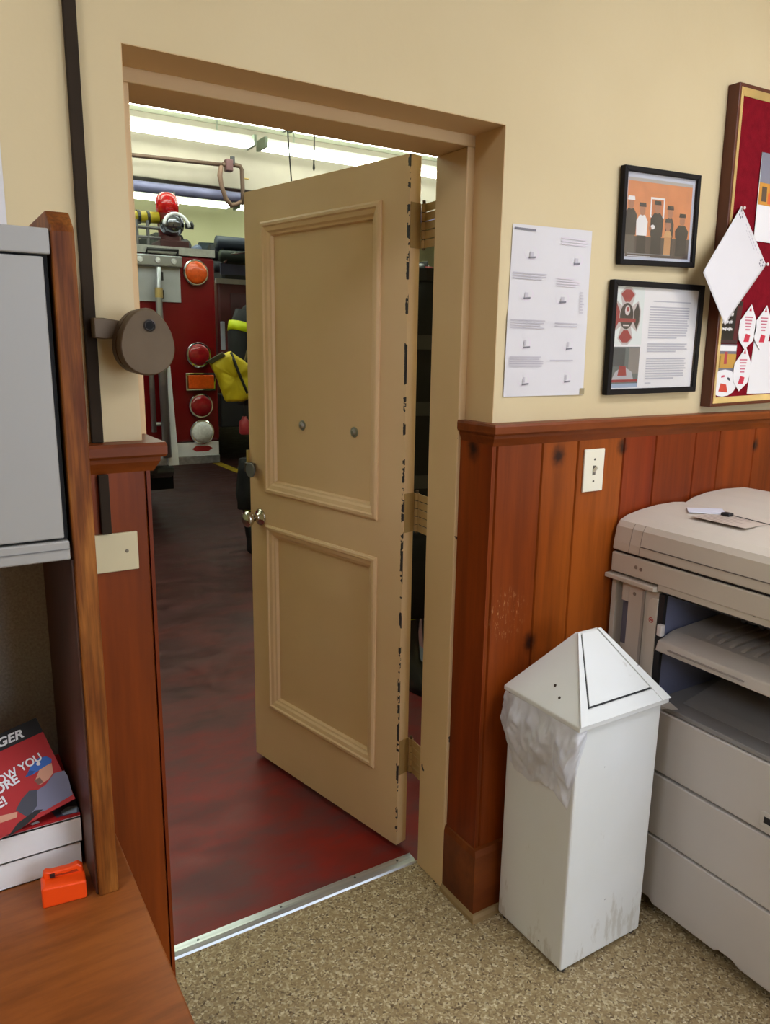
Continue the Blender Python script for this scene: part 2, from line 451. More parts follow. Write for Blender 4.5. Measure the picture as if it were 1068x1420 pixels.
# tan paint inside the reveal
REVP = chipped('reveal_paint', [], spots=0.85)
struct(MB().box(XW-0.0015, XW+0.001, 0.0005, YJ, ZC-0.01, ZH).build('trim_7', REVP), 'tan painted side of the door reveal')
struct(MB().box(XL, XW, 0.0005, YJ, ZH-0.0015, ZH+0.001).build('trim_8', REVP), 'tan painted soffit of the door reveal')
struct(MB().box(XL-0.001, XL+0.0015, 0.0005, YJ, ZC-0.01, ZH).build('trim_9', REVP))
# aluminium threshold
t = NT('brushed_aluminium'); t.color(t.ramp(t.noise((2, 60, 2), 4), [(0.3, 'a9adb0'), (0.7, 'd0d2d2')]))
ALU = t.set(0.35, 0.85)
mb = MB().prism([(0.246, 0.0), (0.249, 0.006), (0.262, 0.010), (0.284, 0.010), (0.292, 0.0)], 'x', XJL, XJR)
th = struct(mb.build('door_threshold', ALU), 'bright metal threshold strip under the door')
for x in (0.56, 0.80, 1.04, 1.19):
    MB().lathe([(0, 0.004), (0.0012, 0.0035), (0.0016, 0.0001)], (x, 0.272, 0.0098), (0, 0, 1), 10).build('screw', plain('6d6f70', 0.4, 0.8), th)

# ================================================================ THE DOOR
DP = chipped('door_paint', [('x', 0.003, 0.0045)], dens=0.5, spots=0.80, zlim=1.4, face=-0.0035, base='dab88b', base2='e2c197')
DPANEL = chipped('door_panel_paint', [], spots=0.83, base='d7b588', base2='dfbe93')
TH = 1.787
door = bpy.data.objects.new('door_1', None); COL.objects.link(door)
door.location = (1.22, 0.325, 0.02); door.rotation_euler = (0, 0, TH); door['local_build'] = 1
struct(door, 'tan two panel wooden door standing open into the garage')
DW, DT, DH = 0.772, 0.042, 2.038
# local frame: x along the leaf from the hinge, y = +  toward the seen face, thickness toward -y
def dbox(x0, x1, z0, z1, y0=-DT, y1=0.0): return MB().box(x0, x1, y0, y1, z0, z1)
P = [0.115, 0.665]                         # panel field left / right
UP, LO = (1.05, 1.925), (0.235, 0.915)     # panel rows (z from door foot)
for nm, a in (('stile', (0, P[0], 0, DH)), ('stile', (P[1], DW, 0, DH)), ('rail', (P[0], P[1], UP[1], DH)), ('rail', (P[0], P[1], LO[1], UP[0])), ('rail', (P[0], P[1], 0, LO[0]))):
    dbox(*a).build(nm, DP, door, bevel=0.0)
for (z0, z1) in (UP, LO):
    dbox(P[0]-0.002, P[1]+0.002, z0-0.002, z1+0.002, -DT+0.014, -0.016).build('panel', DPANEL, door)
    # bolection moulding: stepped frame around the panel
    pr = [(-0.010, 0.0), (-0.010, 0.006), (-0.004, 0.010), (0.004, 0.010), (0.008, 0.005), (0.020, 0.002), (0.026, -0.004), (0.032, -0.006), (0.036, -0.0165), (0.0, -0.0165), (0.0, 0.0)]
    corners = [(P[0], z0, 1, 1), (P[1], z0, -1, 1), (P[1], z1, -1, -1), (P[0], z1, 1, -1)]
    lp = [[(cx+sx*o, h, cz+sz*o) for o, h in pr] for cx, cz, sx, sz in corners]
    n = len(pr); mb = MB()
    vs = [p for l in lp for p in l]; fs = []
    for k in range(4):
        for i in range(n): fs.append((k*n+i, k*n+(i+1) % n, ((k+1) % 4)*n+(i+1) % n, ((k+1) % 4)*n+i))
    mb.add(vs, fs).build('moulding', DP, door)
STEEL = plain('a8a8aa', 0.28, 0.95, name='satin_steel')
CHROME = plain('c4bfb4', 0.12, 1.0, var=0.05, name='polished_nickel')
for x in (0.486, 0.230):
    MB().lathe([(0, 0.016), (0.002, 0.016), (0.003, 0.010), (0.006, 0.009), (0.010, 0.006), (0.011, 0.0003)], (x, -0.016, 1.29), (0, 1, 0), 18).build('bolt', STEEL, door, smooth=False)
# knob: rose, neck, ball (both sides)
kb = MB().lathe([(0, 0.031), (0.003, 0.031), (0.008, 0.026), (0.011, 0.014), (0.020, 0.011), (0.034, 0.012), (0.040, 0.020), (0.048, 0.027), (0.056, 0.0285), (0.063, 0.026), (0.068, 0.018), (0.070, 0.0003)], (0.712, 0, 0.945), (0, 1, 0), 28).build('knob', CHROME, door, smooth=True)
MB().lathe([(0, 0.031), (0.006, 0.026), (0.011, 0.013), (0.03, 0.012), (0.045, 0.026), (0.060, 0.027), (0.068, 0.0003)], (0.712, -DT, 0.945), (0, -1, 0), 28).build('knob', CHROME, door, smooth=True)
# round latch cover on a bracket
lk = MB().lathe([(0, 0.026), (0.004, 0.026), (0.005, 0.024), (0.005, 0.0003)], (0.728, 0.026, 1.115), (0, 1, 0), 26).build('latch_disc', plain('7d7f86', 0.4, 0.7), door)
MB().box(0.735, 0.768, 0.0, 0.026, 1.105, 1.137).build('latch_bracket', plain('4b4238', 0.5, 0.5), door, bevel=0.002)
MB().box(0.7725, 0.776, -0.04, 0.012, 1.12, 1.18).build('strike_tab', plain('b8a05a', 0.4, 0.6), door)
for z in (1.035, 0.90, 0.66, 1.47):
    MB().lathe([(0, 0.006), (0.004, 0.005), (0.006, 0.0003)], (DW, -0.015, z), (1, 0, 0), 10).build('edge_screw', STEEL, door)
# hinges with five knuckles, painted over
HP = plain('b0905a', 0.5, var=0.15, name='painted_hinge')
HD = plain('54432a', 0.6, name='hinge_gap')
for z0 in (0.245, 1.02, 1.805):
    h = MB().box(-0.003, 0.0, -DT, -0.004, z0, z0+0.115).build('hinge', HP, door)
    for k in range(5):
        z = z0+0.001+k*0.023
        MB().lathe([(0, 0.0075), (0.020, 0.0075)], (-0.010, -DT-0.004, z), (0, 0, 1), 12).build('knuckle', HP, h)
        MB().hull([(-0.018, -DT-0.004, z), (-0.098, -0.022, z), (-0.098, -0.019, z), (-0.018, -DT-0.001, z)], [(-0.018, -DT-0.004, z+0.020), (-0.098, -0.022, z+0.020), (-0.098, -0.019, z+0.020), (-0.018, -DT-0.001, z+0.020)]).build('leaf', HP, h)
    MB().tube([(-0.010, -DT-0.004, z0-0.004), (-0.010, -DT-0.004, z0+0.122)], 0.0045, 10).build('pin', HD, h)
# ================================================================ OFFICE LAMPS
PANELGLOW = emit('eef3ff', OFFICE_GLOW, 'office_panel_glow')
for i, (x, y, lab) in enumerate([(2.3, -1.35, 'ceiling light panel above the copier'), (1.5, -2.9, 'ceiling light panel near the back wall'), (-1.1, -1.25, 'added fill light panel on the ceiling above the desk')]):  # desk panel is added to brighten the left-facing sides
    c = thing('ceiling_light', lab, 'light', (x, y, 2.9), 'office ceiling panels')
    mb = MB(); mb.box(x-0.62, x+0.62, y-0.32, y-0.29, 2.84, 2.9); mb.box(x-0.62, x+0.62, y+0.29, y+0.32, 2.84, 2.9); mb.box(x-0.62, x-0.59, y-0.29, y+0.29, 2.84, 2.9); mb.box(x+0.59, x+0.62, y-0.29, y+0.29, 2.84, 2.9)
    mb.build('frame', plain('e6e6e2', 0.5), c)
    MB().box(x-0.59, x+0.59, y-0.29, y+0.29, 2.852, 2.87).build('diffuser', PANELGLOW, c)

# ================================================================ TRASH BIN
BINW = None
t = NT('scuffed_white_enamel')
col = t.ramp(t.noise(3, 4), [(0.3, 'd8d8d0'), (0.7, 'e1e1dd')])
sx_ = t.sep()
low = t.math('SUBTRACT', 1.0, t.math('MULTIPLY', sx_[2], 5.0))
rust = t.step(t.math('ADD', t.noise((22, 22, 6), 5, rough=0.7), t.math('MULTIPLY', t.math('MAXIMUM', low, 0.0), 0.16)), 0.66, 0.74)
col = t.mix(t.math('MULTIPLY', rust, 0.32), col, '94845f')
spk = t.math('GREATER_THAN', t.noise(34, 2), 0.775)
col = t.mix(t.math('MULTIPLY', spk, 0.8), col, '4a4640')
t.color(col); BINW = t.set(0.38, 0, 0.5)
BX0, BX1, BY0, BY1 = 1.318, 1.612, -0.304, -0.056
bn = thing('trash_bin', 'tall white metal trash bin with pitched lid beside the copier', 'bin', (1.46, -0.18, 0))
mb = MB()
mb.loft([[(BX0, BY0, 0.012), (BX1, BY0, 0.012), (BX1, BY1, 0.012), (BX0, BY1, 0.012)], [(BX0, BY0, 0.692), (BX1+0.002, BY0, 0.692), (BX1+0.002, BY1, 0.692), (BX0, BY1, 0.692)]])
mb.build('body', BINW, bn, bevel=0.006)
for x, y in ((BX0+0.018, BY0+0.018), (BX1-0.018, BY0+0.018), (BX1-0.018, BY1-0.018), (BX0+0.018, BY1-0.018)):
    MB().lathe([(0, 0.011), (0.013, 0.011)], (x, y, 0), (0, 0, 1), 12).build('foot', plain('3a3733', 0.6), bn)
LX0, LX1, LY0, LY1, LZ = 1.308, 1.626, -0.316, -0.044, 0.698
RX0, RX1, RY, RZ = 1.430, 1.508, -0.168, 0.862
rim = lambda z: [(LX0, LY0, z), (LX1, LY0, z), (LX1, LY1, z), (LX0, LY1, z)]
ridge = [(RX0, RY-0.004, RZ), (RX1, RY-0.004, RZ), (RX1, RY+0.004, RZ), (RX0, RY+0.004, RZ)]
LIDW = BINW
lid = MB().loft([rim(LZ-0.012), rim(LZ), ridge]).build('lid', LIDW, bn, bevel=0.0025)
# flap on the front slope: border, dark gap, raised leaf
A, B_, C_, D_ = Vector((LX0, LY0, LZ)), Vector((LX1, LY0, LZ)), Vector((RX1, RY-0.004, RZ)), Vector((RX0, RY-0.004, RZ))
nrm = (B_-A).cross(D_-A).normalized()
def sl(s, tt, h=0.0):
    a = A.lerp(B_, s); b = D_.lerp(C_, s); return a.lerp(b, tt)+nrm*h
def slab(q, h0, h1): return MB().hull([sl(s, k, h0) for s, k in q], [sl(s, k, h1) for s, k in q])
slab([(0.085, 0.165), (0.905, 0.165), (0.86, 0.975), (0.11, 0.975)], 0.0004, 0.0012).build('flap_gap', plain('1d1c1b', 0.7), lid)
slab([(0.115, 0.185), (0.90, 0.185), (0.85, 0.985), (0.17, 0.985)], 0.0004, 0.0040).build('flap', LIDW, lid, bevel=0.001)
slab([(-0.004, -0.002), (0.085, -0.002), (0.095, 1.0), (-0.02, 1.0)], 0.0004, 0.0062).build('edge_strip', LIDW, lid, bevel=0.001)
slab([(0.905, -0.002), (1.004, -0.002), (1.02, 1.0), (0.88, 1.0)], 0.0004, 0.0062).build('edge_strip', LIDW, lid, bevel=0.001)
slab([(0.085, -0.002), (0.905, -0.002), (0.905, 0.155), (0.085, 0.155)], 0.0004, 0.0046).build('edge_strip', LIDW, lid, bevel=0.001)
for s, k in ((0.30, 0.22), (0.42, 0.34)):      # rust pits on the left slope
    a = Vector((LX0, LY1, LZ)).lerp(Vector((LX0, LY0, LZ)), 1-s); b = Vector((RX0, RY, RZ)); c = a.lerp(b, k*0.9)
    n2 = Vector((-(RZ-LZ), 0, (RX0-LX0))).normalized()
    MB().lathe([(0, 0.004), (0.0008, 0.0035), (0.001, 0.0002)], c+n2*0.0002, n2, 9).build('rivet', plain('3c2f25', 0.8), lid)
# liner bag folded over the rim
t = NT('thin_white_plastic_film')
t.color(t.ramp(t.noise(9, 3), [(0.3, 'e0dfe2'), (0.7, 'f2f1f2')]))
t.bump(t.noise((40, 40, 22), 4, rough=0.6), 0.35, 0.01)
tr = t.n('ShaderNodeBsdfTransparent'); tl = t.n('ShaderNodeBsdfTranslucent'); tl.inputs[0].default_value = lin('e8e7ea')
m1 = t.n('ShaderNodeMixShader'); m1.inputs[0].default_value = 0.35
m2 = t.n('ShaderNodeMixShader'); m2.inputs[0].default_value = 0.26
t.set(0.28, 0, 0.6)
t.l(t.b.outputs[0], m1.inputs[1]); t.l(tl.outputs[0], m1.inputs[2]); t.l(m1.outputs[0], m2.inputs[1]); t.l(tr.outputs[0], m2.inputs[2])
t.l(m2.outputs[0], t.t.nodes['Material Output'].inputs[0])
FILM = t.m
def bag(u, v):
    # u along the left rim from the back corner to the front corner and a little round it, v downward
    ls = [(0, 0.125), (0.06, 0.175), (0.18, 0.205), (0.36, 0.215), (0.52, 0.195), (0.68, 0.185), (0.82, 0.205), (0.88, 0.225), (0.92, 0.15), (0.96, 0.08), (1.0, 0.03)]
    for (a, la), (b, lb) in zip(ls[:-1], ls[1:]):
        if a <= u <= b: L = la+(lb-la)*(u-a)/(b-a)
    y = BY1+0.002+(BY0-0.004-BY1)*min(u/0.93, 1.0); x = BX0
    out = 0.006+0.026*math.sin(math.pi*min(1, 0.08+v*0.98))*(0.6+0.4*math.cos(2.6*u-0.3))
    nz = noise.noise(Vector((u*5.0+0.3*v, v*2.2, 1.7)))+0.6*noise.noise(Vector((u*11+v*1.5, v*5.0-u*2, 5.1)))+0.35*noise.noise(Vector((u*24-v*4, v*9+u*5, 9.0)))
    fold = 0.017*nz*min(1, v*3+0.2)
    out = max(0.004, out+fold)
    swing = 0.02*math.sin(v*2.4)*(u-0.5)
    if u > 0.93: x += (u-0.93)*0.45; y -= out*0.7
    return (x-out, y+swing*0.4, 0.688-L*v)
MB().grid(bag, 64, 34).build('liner', FILM, bn, smooth=True, fix=True, sub=1)
def bag2(u, v):
    return (BX1+0.001+0.060*v*(1-0.25*u), BY0+0.004+0.05*u-0.012*v+0.004*math.sin(9*u), 0.688-0.030*v-0.03*u*v+0.006*math.sin(u*6+v*4))
MB().grid(bag2, 8, 8).build('liner_tip', FILM, bn, smooth=True)

# ================================================================ COPIER
CP = plain('c9bfb0', 0.45, var=0.05, scale=3, bump=0.05, bscale=400, name='putty_plastic')
CP2 = plain('bdb4aa', 0.45, var=0.05, scale=3, name='putty_plastic_grey')
CDR = plain('cac4be', 0.45, var=0.05, scale=3, name='drawer_plastic')
CD = plain('1b1a1c', 0.6, name='copier_black')
CBLUE = plain('7f86a8', 0.4, var=0.1, name='copier_bay_blue')
CG = plain('8d8a88', 0.4, var=0.08, name='tray_grey')
XF = 1.696; YB = -0.031; YN = -0.99; XR = 2.34
cp = thing('photocopier', 'beige office photocopier with open output bay beside the bin', 'copier', (2.0, -0.5, 0))
MB().box(XF+0.03, XR-0.02, YN+0.02, -0.085, 0.028, 0.61).build('cabinet', CP2, cp, bevel=0.006)
for y in (-0.13, -0.52, -0.90):
    for x in (XF+0.08, XR-0.08):
        MB().lathe([(0, 0.022), (0.03, 0.022)], (x, y, 0), (0, 0, 1), 12).build('foot', CD, cp)
# three drawer fronts
for i, (z0, z1) in enumerate([(0.034, 0.238), (0.245, 0.428), (0.436, 0.612)]):
    mb = MB()
    if i == 0:
        pr = [(-0.065, z0+0.012), (-0.262, z0+0.012), (-0.275, z0), (-0.475, z0), (-0.485, z0+0.010), (-0.525, z0+0.010), (-0.545, z0), (YN, z0), (YN, z1), (-0.065, z1)]
        mb.prism(pr, 'x', XF, XF+0.028)
    else: mb.box(XF, XF+0.028, YN, -0.065, z0, z1)
    d = mb.build('drawer', CDR, cp, bevel=0.004)
    if i == 2:
        MB().prism([(-0.548, 0.452), (-0.70, 0.452), (-0.70, 0.492), (-0.556, 0.492), (-0.548, 0.486)], 'x', XF-0.003, XF+0.010).build('handle_rim', plain('cfc9c0', 0.45), d, bevel=0.002)
        MB().box(XF-0.0045, XF+0.004, -0.69, -0.560, 0.464, 0.480).build('handle_recess', CD, d)
# the bay: floor plate, side wall, back, ceiling
MB().box(XF+0.004, XR, YN, YB, 0.614, 0.628).build('bay_floor', CG, cp, bevel=0.003)
MB().prism([(XF+0.06, 0.628), (XF+0.30, 0.628), (XF+0.30, 0.668), (XF+0.22, 0.660), (XF+0.10, 0.638)], 'y', -0.72, -0.26).build('lower_tray', CG, cp, bevel=0.004)
MB().box(2.02, XR, YN, YB, 0.628, 0.935).build('rear_body', plain('5a5654', 0.5), cp)
MB().box(XF+0.02, 2.02, -0.206, -0.196, 0.628, 0.93).build('bay_side', CBLUE, cp)
MB().box(XF+0.008, XF+0.02, -0.214, -0.196, 0.628, 0.93).build('bay_edge', CD, cp)
# far column with recessed window and round-cornered panel
mb = MB(); mb.box(XF+0.012, 2.02, -0.196, YB-0.062, 0.628, 0.93)
mb.box(XF+0.012, 2.02, YB-0.062, YB, 0.628, 0.70); mb.box(XF+0.012, 2.02, YB-0.014, YB, 0.70, 0.93); mb.box(XF+0.05, 2.02, YB-0.062, YB-0.014, 0.70, 0.93)
colm = mb.build('column', CP, cp)
MB().box(XF+0.046, XF+0.052, YB-0.060, YB-0.016, 0.735, 0.88).build('window', plain('77707a', 0.25, var=0.2), cp)
MB().box(XF+0.012, XF+0.05, YB-0.062, YB-0.036, 0.875, 0.93).build('bracket', CP, cp, bevel=0.004)
arc = [(-0.196, 0.628), (-0.166, 0.628), (-0.166, 0.895)]+[(-0.186+0.020*math.cos(a), 0.895+0.020*math.sin(a)) for a in [0.3, 0.7, 1.1, 1.5]]+[(-0.196, 0.915)]
MB().prism(arc, 'x', XF+0.004, XF+0.0125).build('cover_panel', CP, cp, bevel=0.0015)
MB().box(XF+0.006, XF+0.0125, -0.150, -0.143, 0.66, 0.925).build('seam', plain('9c948b', 0.5), cp)
pl = Plane2D((XF+0.0038, -0.180, 0.852), (0, -1, 0), (0, 0, 1))
ring = [(0.0075*math.cos(a), 0.0075*math.sin(a)) for a in [k*math.pi/10 for k in range(20)]]
mb = MB().use(plain('b0322c', 0.5))
for k in range(20):
    a0, a1 = k*math.pi/10, (k+1)*math.pi/10
    mb.add([pl.p(0.0055*math.cos(a0), 0.0055*math.sin(a0)), pl.p(0.0078*math.cos(a0), 0.0078*math.sin(a0)), pl.p(0.0078*math.cos(a1), 0.0078*math.sin(a1)), pl.p(0.0055*math.cos(a1), 0.0055*math.sin(a1))], [(0, 1, 2, 3)])
mb.add([pl.p(-0.005, 0.004), pl.p(-0.004, 0.005), pl.p(0.005, -0.004), pl.p(0.004, -0.005)], [(0, 1, 2, 3)])
mb.add([pl.p(-0.003, -0.002), pl.p(0.003, -0.002), pl.p(0.003, 0.002), pl.p(-0.003, 0.002)], [(0, 1, 2, 3)])
mb.build('warning_mark', None, cp, fix=False)
MB().box(XF+0.02, XR, -0.99, -0.80, 0.628, 0.93).build('near_column', CP, cp)
# output tray with ribs
tray = MB().prism([(XF-0.008, 0.778), (XF+0.02, 0.772), (2.02, 0.800), (2.02, 0.838), (XF+0.06, 0.824), (XF, 0.806)], 'y', -0.80, -0.21).build('output_tray', CP2, cp, bevel=0.004)
for k in range(13):
    y = -0.30-k*0.034
    MB().prism([(XF+0.075, 0.826), (2.01, 0.836), (2.01, 0.843), (XF+0.10, 0.834)], 'y', y, y-0.010).build('rib', CP2, tray)
MB().prism([(XF-0.010, 0.790), (XF-0.006, 0.790), (XF-0.004, 0.7925), (XF-0.008, 0.7925)], 'y', -0.47, -0.25).build('lip_seam', plain('8b827b', 0.5), tray)
MB().box(XF-0.004, XF+0.012, -0.222, -0.206, 0.818, 0.85).build('clip', plain('d6d0cc', 0.4), cp, bevel=0.003)
# bay ceiling mechanism: dark, with hanging fingers
MB().box(XF+0.03, 2.02, -0.80, -0.206, 0.925, 0.94).build('bay_ceiling', CD, cp)
MB().box(1.90, 2.02, -0.80, -0.30, 0.875, 0.925).build('exit_unit', plain('6f6a68', 0.5), cp, bevel=0.004)
for k in range(8):
    y = -0.33-k*0.052
    fg = MB().prism([(1.86, 0.925), (1.90, 0.925), (1.90, 0.88), (1.885, 0.862), (1.872, 0.862), (1.872, 0.90)], 'y', y, y-0.014).build('finger', CD, cp, bevel=0.002)
    if k % 2 == 0: MB().lathe([(0, 0.012), (0.02, 0.012)], (1.885, y-0.018, 0.872), (0, -1, 0), 12).build('roller', CD, cp)
# upper band, ledge, scanner lid
bnd = MB().box(XF, XR, YN, YB, 0.955, 1.011).build('upper_body', CP, cp, bevel=0.004)
MB().prism([(XF-0.012, 0.936), (XF+0.02, 0.930), (XF+0.30, 0.930), (XF+0.30, 0.956), (XF-0.012, 0.948)], 'y', -0.19, YB+0.010).build('ledge', CP, cp, bevel=0.002)
MB().box(XF+0.004, XR, YN, -0.19, 0.938, 0.957).build('lower_band', CP, cp, bevel=0.003)
for y, z in ((-0.118, 0.985), (-0.135, 0.983), (-0.47, 0.958)):
    MB().lathe([(0, 0.0055), (0.001, 0.005), (0.0012, 0.0002)], (XF-0.0002 if z > 0.96 else XF+0.0035, y, z), (-1, 0, 0), 12).build('screw', plain('8a7f72', 0.5, 0.3), cp)
MB().lathe([(0, 0.0055), (0.001, 0.005), (0.0012, 0.0002)], (XF+0.0115, -0.112, 0.905), (-1, 0, 0), 12).build('screw', plain('8a7f72', 0.5, 0.3), cp)
MB().box(XF+0.008, XR-0.01, YN+0.01, YB-0.008, 1.011, 1.018).build('lid_gap', CD, cp)
lidp = [(XF, 1.018), (XF+0.002, 1.043), (XF+0.010, 1.085), (XF+0.020, 1.100), (1.745, 1.112), (1.80, 1.122), (1.87, 1.129), (1.94, 1.130), (1.985, 1.126), (1.992, 1.122),
        (2.03, 1.136), (2.09, 1.146), (2.17, 1.150), (2.28, 1.146), (XR-0.01, 1.12), (XR, 1.018)]
lid2 = MB().prism(lidp, 'y', YN, YB).build('lid', CP, cp, bevel=0.004)
ln = plain('6b635c', 0.6)
MB().prism([(XF+0.0005, 1.0425), (XF+0.004, 1.0425), (XF+0.004, 1.0450), (XF+0.0008, 1.0450)], 'y', YN, -0.125).build('lid_seam', ln, lid2)
for y in (-0.123, -0.088):
    MB().prism([(XF-0.0006, 1.022), (XF+0.0014, 1.043), (XF+0.0094, 1.085), (XF+0.0194, 1.1), (XF+0.03, 1.1), (XF+0.03, 1.022)], 'y', y, y-0.0018).build('lid_seam', plain('948b80', 0.6), lid2)
# things lying on the copier lid
ptop = Plane2D((1.90, -0.165, 1.1312), (0.72, -0.69, 0), (0.69, 0.72, 0))
mb = MB().hull([ptop.p(-0.045, -0.03, 0), ptop.p(0.05, -0.04, 0), ptop.p(0.055, 0.035, 0), ptop.p(-0.04, 0.03, 0)], [ptop.p(-0.045, -0.03, 0.002), ptop.p(0.05, -0.04, 0.004), ptop.p(0.055, 0.035, 0.003), ptop.p(-0.04, 0.03, 0.002)])
o = mb.build('paper_slip', plain('dfe2ee', 0.4, var=0.03)); tag(o, 'pale folded paper slip lying on the copier lid', 'paper')
lab = Plane2D((1.86, -0.27, 1.1307), (0.0, -1, 0), (1, 0, 0))
o = MB().hull([lab.p(u, v, 0) for u, v in rect(-0.08, -0.05, 0.08, 0.05)], [lab.p(u, v, 0.0006) for u, v in rect(-0.08, -0.05, 0.08, 0.05)]).build('instruction_label', plain('cbbcae', 0.5, var=0.1))
tag(o, 'faded tan instruction label on the copier lid', 'label')
its = [(plain('a58f80', 0.5), rect(-0.07, -0.04+0.016*k, 0.02+0.05*random.random(), -0.036+0.016*k)) for k in range(6)]
prints('print', Plane2D(lab.p(0, 0, 0.0006), (0, -1, 0), (1, 0, 0)), its, o)
c = thing('black_clip', 'small black clip with a thin wire on the copier lid', 'clip', (1.90, -0.235, 1.132))
MB().box(1.892, 1.914, -0.248, -0.222, 1.1312, 1.140).build('jaw', CD, c, bevel=0.003)
MB().tube([(1.905, -0.245, 1.135), (1.905, -0.29, 1.134), (1.90, -0.36, 1.133)], 0.0011, 6).build('wire', CD, c)
c = thing('white_mug_handle_tool', 'small white plastic hook on the copier lid at the picture edge', 'hook', (2.02, -0.36, 1.138)); c.name = 'plastic_hook'
MB().tube([(2.02, -0.36, 1.140), (2.02, -0.36, 1.165), (2.02, -0.372, 1.172), (2.02, -0.385, 1.165), (2.02, -0.385, 1.145)], 0.004, 8).build('hook', plain('e6e4de', 0.4), c, smooth=True)
MB().box(2.005, 2.035, -0.395, -0.35, 1.1345, 1.142).build('base', plain('e6e4de', 0.4), c, bevel=0.002)

# ================================================================ DESK AND HUTCH
DESKW = wood('desk_laminate', '7c4118', '8b4c1e', '985826', (2.0, 14, 2), 0.38, coarse=0.8)
HUTW = wood('hutch_oak_veneer', '5a2a0a', '7c4516', '9a6128', (75, 75, 7), 0.5, coarse=1.6, grain=1.0, spec=0.2)
HUTD = wood('hutch_side_dark_wood', '3a1d10', '4a2615', '57301c', (16, 16, 1.5), 0.45)  # darker tone on the inner face of the end panel
GREY = plain('98958f', 0.42, var=0.04, scale=2, name='grey_enamel')
dk = thing('desk', 'brown wood laminate desk with a hutch in the lower left', 'desk', (-0.4, -0.42, 0))
MB().box(-1.25, 0.279, -0.80, -0.055, 0.708, 0.74).build('desktop', DESKW, dk, bevel=0.003)
MB().box(0.215, 0.24, -0.76, -0.075, 0.0, 0.708).build('side_panel', DESKW, dk)
MB().box(-1.21, -1.185, -0.76, -0.075, 0.0, 0.708).build('side_panel', DESKW, dk)
MB().box(-1.185, 0.215, -0.10, -0.08, 0.25, 0.708).build('modesty_panel', DESKW, dk)
hu = thing('desk_hutch', 'grey overhead cabinet with oak end panel standing on the desk', 'hutch', (-0.4, -0.22, 0.74))
hp = [(-0.38, 0.74), (-0.38, 1.700), (-0.376, 1.708), (-0.352, 1.727), (-0.346, 1.728), (-0.055, 1.728), (-0.055, 0.74)]
SX0, SX1 = 0.222, 0.252
MB().prism(hp, 'x', SX0+0.001, SX1).build('end_panel', HUTW, hu, bevel=0.002)
MB().prism([(-0.374, 0.742), (-0.374, 1.27), (-0.06, 1.27), (-0.06, 0.742)], 'x', SX0-0.002, SX0+0.001).build('end_panel_inside', HUTD, hu)
MB().prism(hp, 'x', -1.23, -1.20).build('end_panel', HUTW, hu, bevel=0.002)
MB().box(-1.20, SX0-0.002, -0.365, -0.058, 1.276, 1.70).build('cabinet_box', GREY, hu, bevel=0.002)
MB().box(-1.20, SX0-0.0005, -0.381, -0.364, 1.671, 1.7025).build('top_fascia', GREY, hu, bevel=0.002)
MB().box(-1.195, SX0-0.003, -0.368, -0.3645, 1.29, 1.672).build('door_gap', plain('151414', 0.8), hu)
MB().box(-1.19, SX0-0.0095, -0.381, -0.369, 1.304, 1.668).build('flip_door', GREY, hu, bevel=0.002)
r = MB().box(-1.19, SX0-0.004, -0.384, -0.364, 1.274, 1.3005).build('pull_rail', GREY, hu, bevel=0.002)
MB().box(-1.19, SX0-0.004, -0.3848, -0.3835, 1.2885, 1.290).build('rail_seam', plain('6f6d69', 0.5), r)
t = NT('grey_tackboard_fabric'); t.color(t.ramp(t.noise(240, 2), [(0.3, '8e8a86'), (0.7, 'a5a19c')])); t.bump(t.noise(300, 2), 0.4, 0.002)
TACK = t.set(0.95, 0, 0.1)
MB().box(-1.20, SX0-0.002, -0.062, -0.050, 0.742, 1.275).build('back_panel', TACK, hu)
# stacked white catalogues
WPAPER = plain('e6e4e0', 0.6, var=0.03, name='white_card')
PAGES = plain('d8d4cb', 0.8, var=0.1, scale=300, name='page_edges')
def catalogue(name, z0, z1, x0, x1, y0, y1, label):
    c = thing(name, label, 'catalogue', ((x0+x1)/2, (y0+y1)/2, z0), 'stacked catalogues')
    MB().box(x0+0.003, x1-0.003, y0+0.004, y1-0.002, z0+0.0015, z1-0.0015).build('pages', PAGES, c)
    mb = MB(); mb.box(x0, x1, y0, y1, z0, z0+0.0015); mb.box(x0, x1, y0, y1, z1-0.0015, z1); mb.box(x0, x1, y0, y0+0.002, z0, z1)
    mb.build('cover', WPAPER, c)
catalogue('catalogue', 0.7405, 0.7855, 0.0, 0.214, -0.292, -0.085, 'lower thick white catalogue of the stack on the desk')
catalogue('catalogue', 0.786, 0.8295, 0.0, 0.2165, -0.294, -0.085, 'upper thick white catalogue of the stack under the magazines')
# two magazines leaning on the stack
ang = math.radians(45)
V = Vector((0, math.cos(ang), math.sin(ang))); N_ = Vector((0, -math.sin(ang), math.cos(ang)))
mo = Vector((0, -0.285, 0.848))
RED = plain('a81f22', 0.35, var=0.1, name='magazine_red'); BLK = plain('161517', 0.35, name='magazine_black'); WHI = plain('e0dcda', 0.4, var=0.03, name='print_white')
SKIN = plain('c98f72', 0.5); SHIRT = plain('6f6d80', 0.5); BLU = plain('2f5fa8', 0.4); DGR = plain('3a3a44', 0.5)
def mag(label, pl, w, h, th=0.004):
    c = thing('magazine', label, 'magazine', pl.p(w/2, h/2), 'magazines leaning on the stack')
    MB().hull([pl.p(*q, 0) for q in rect(0, 0, w, h)], [pl.p(*q, th) for q in rect(0, 0, w, h)]).build('cover', RED, c)
    return c, Plane2D(pl.p(0, 0, th), pl.U, pl.V)
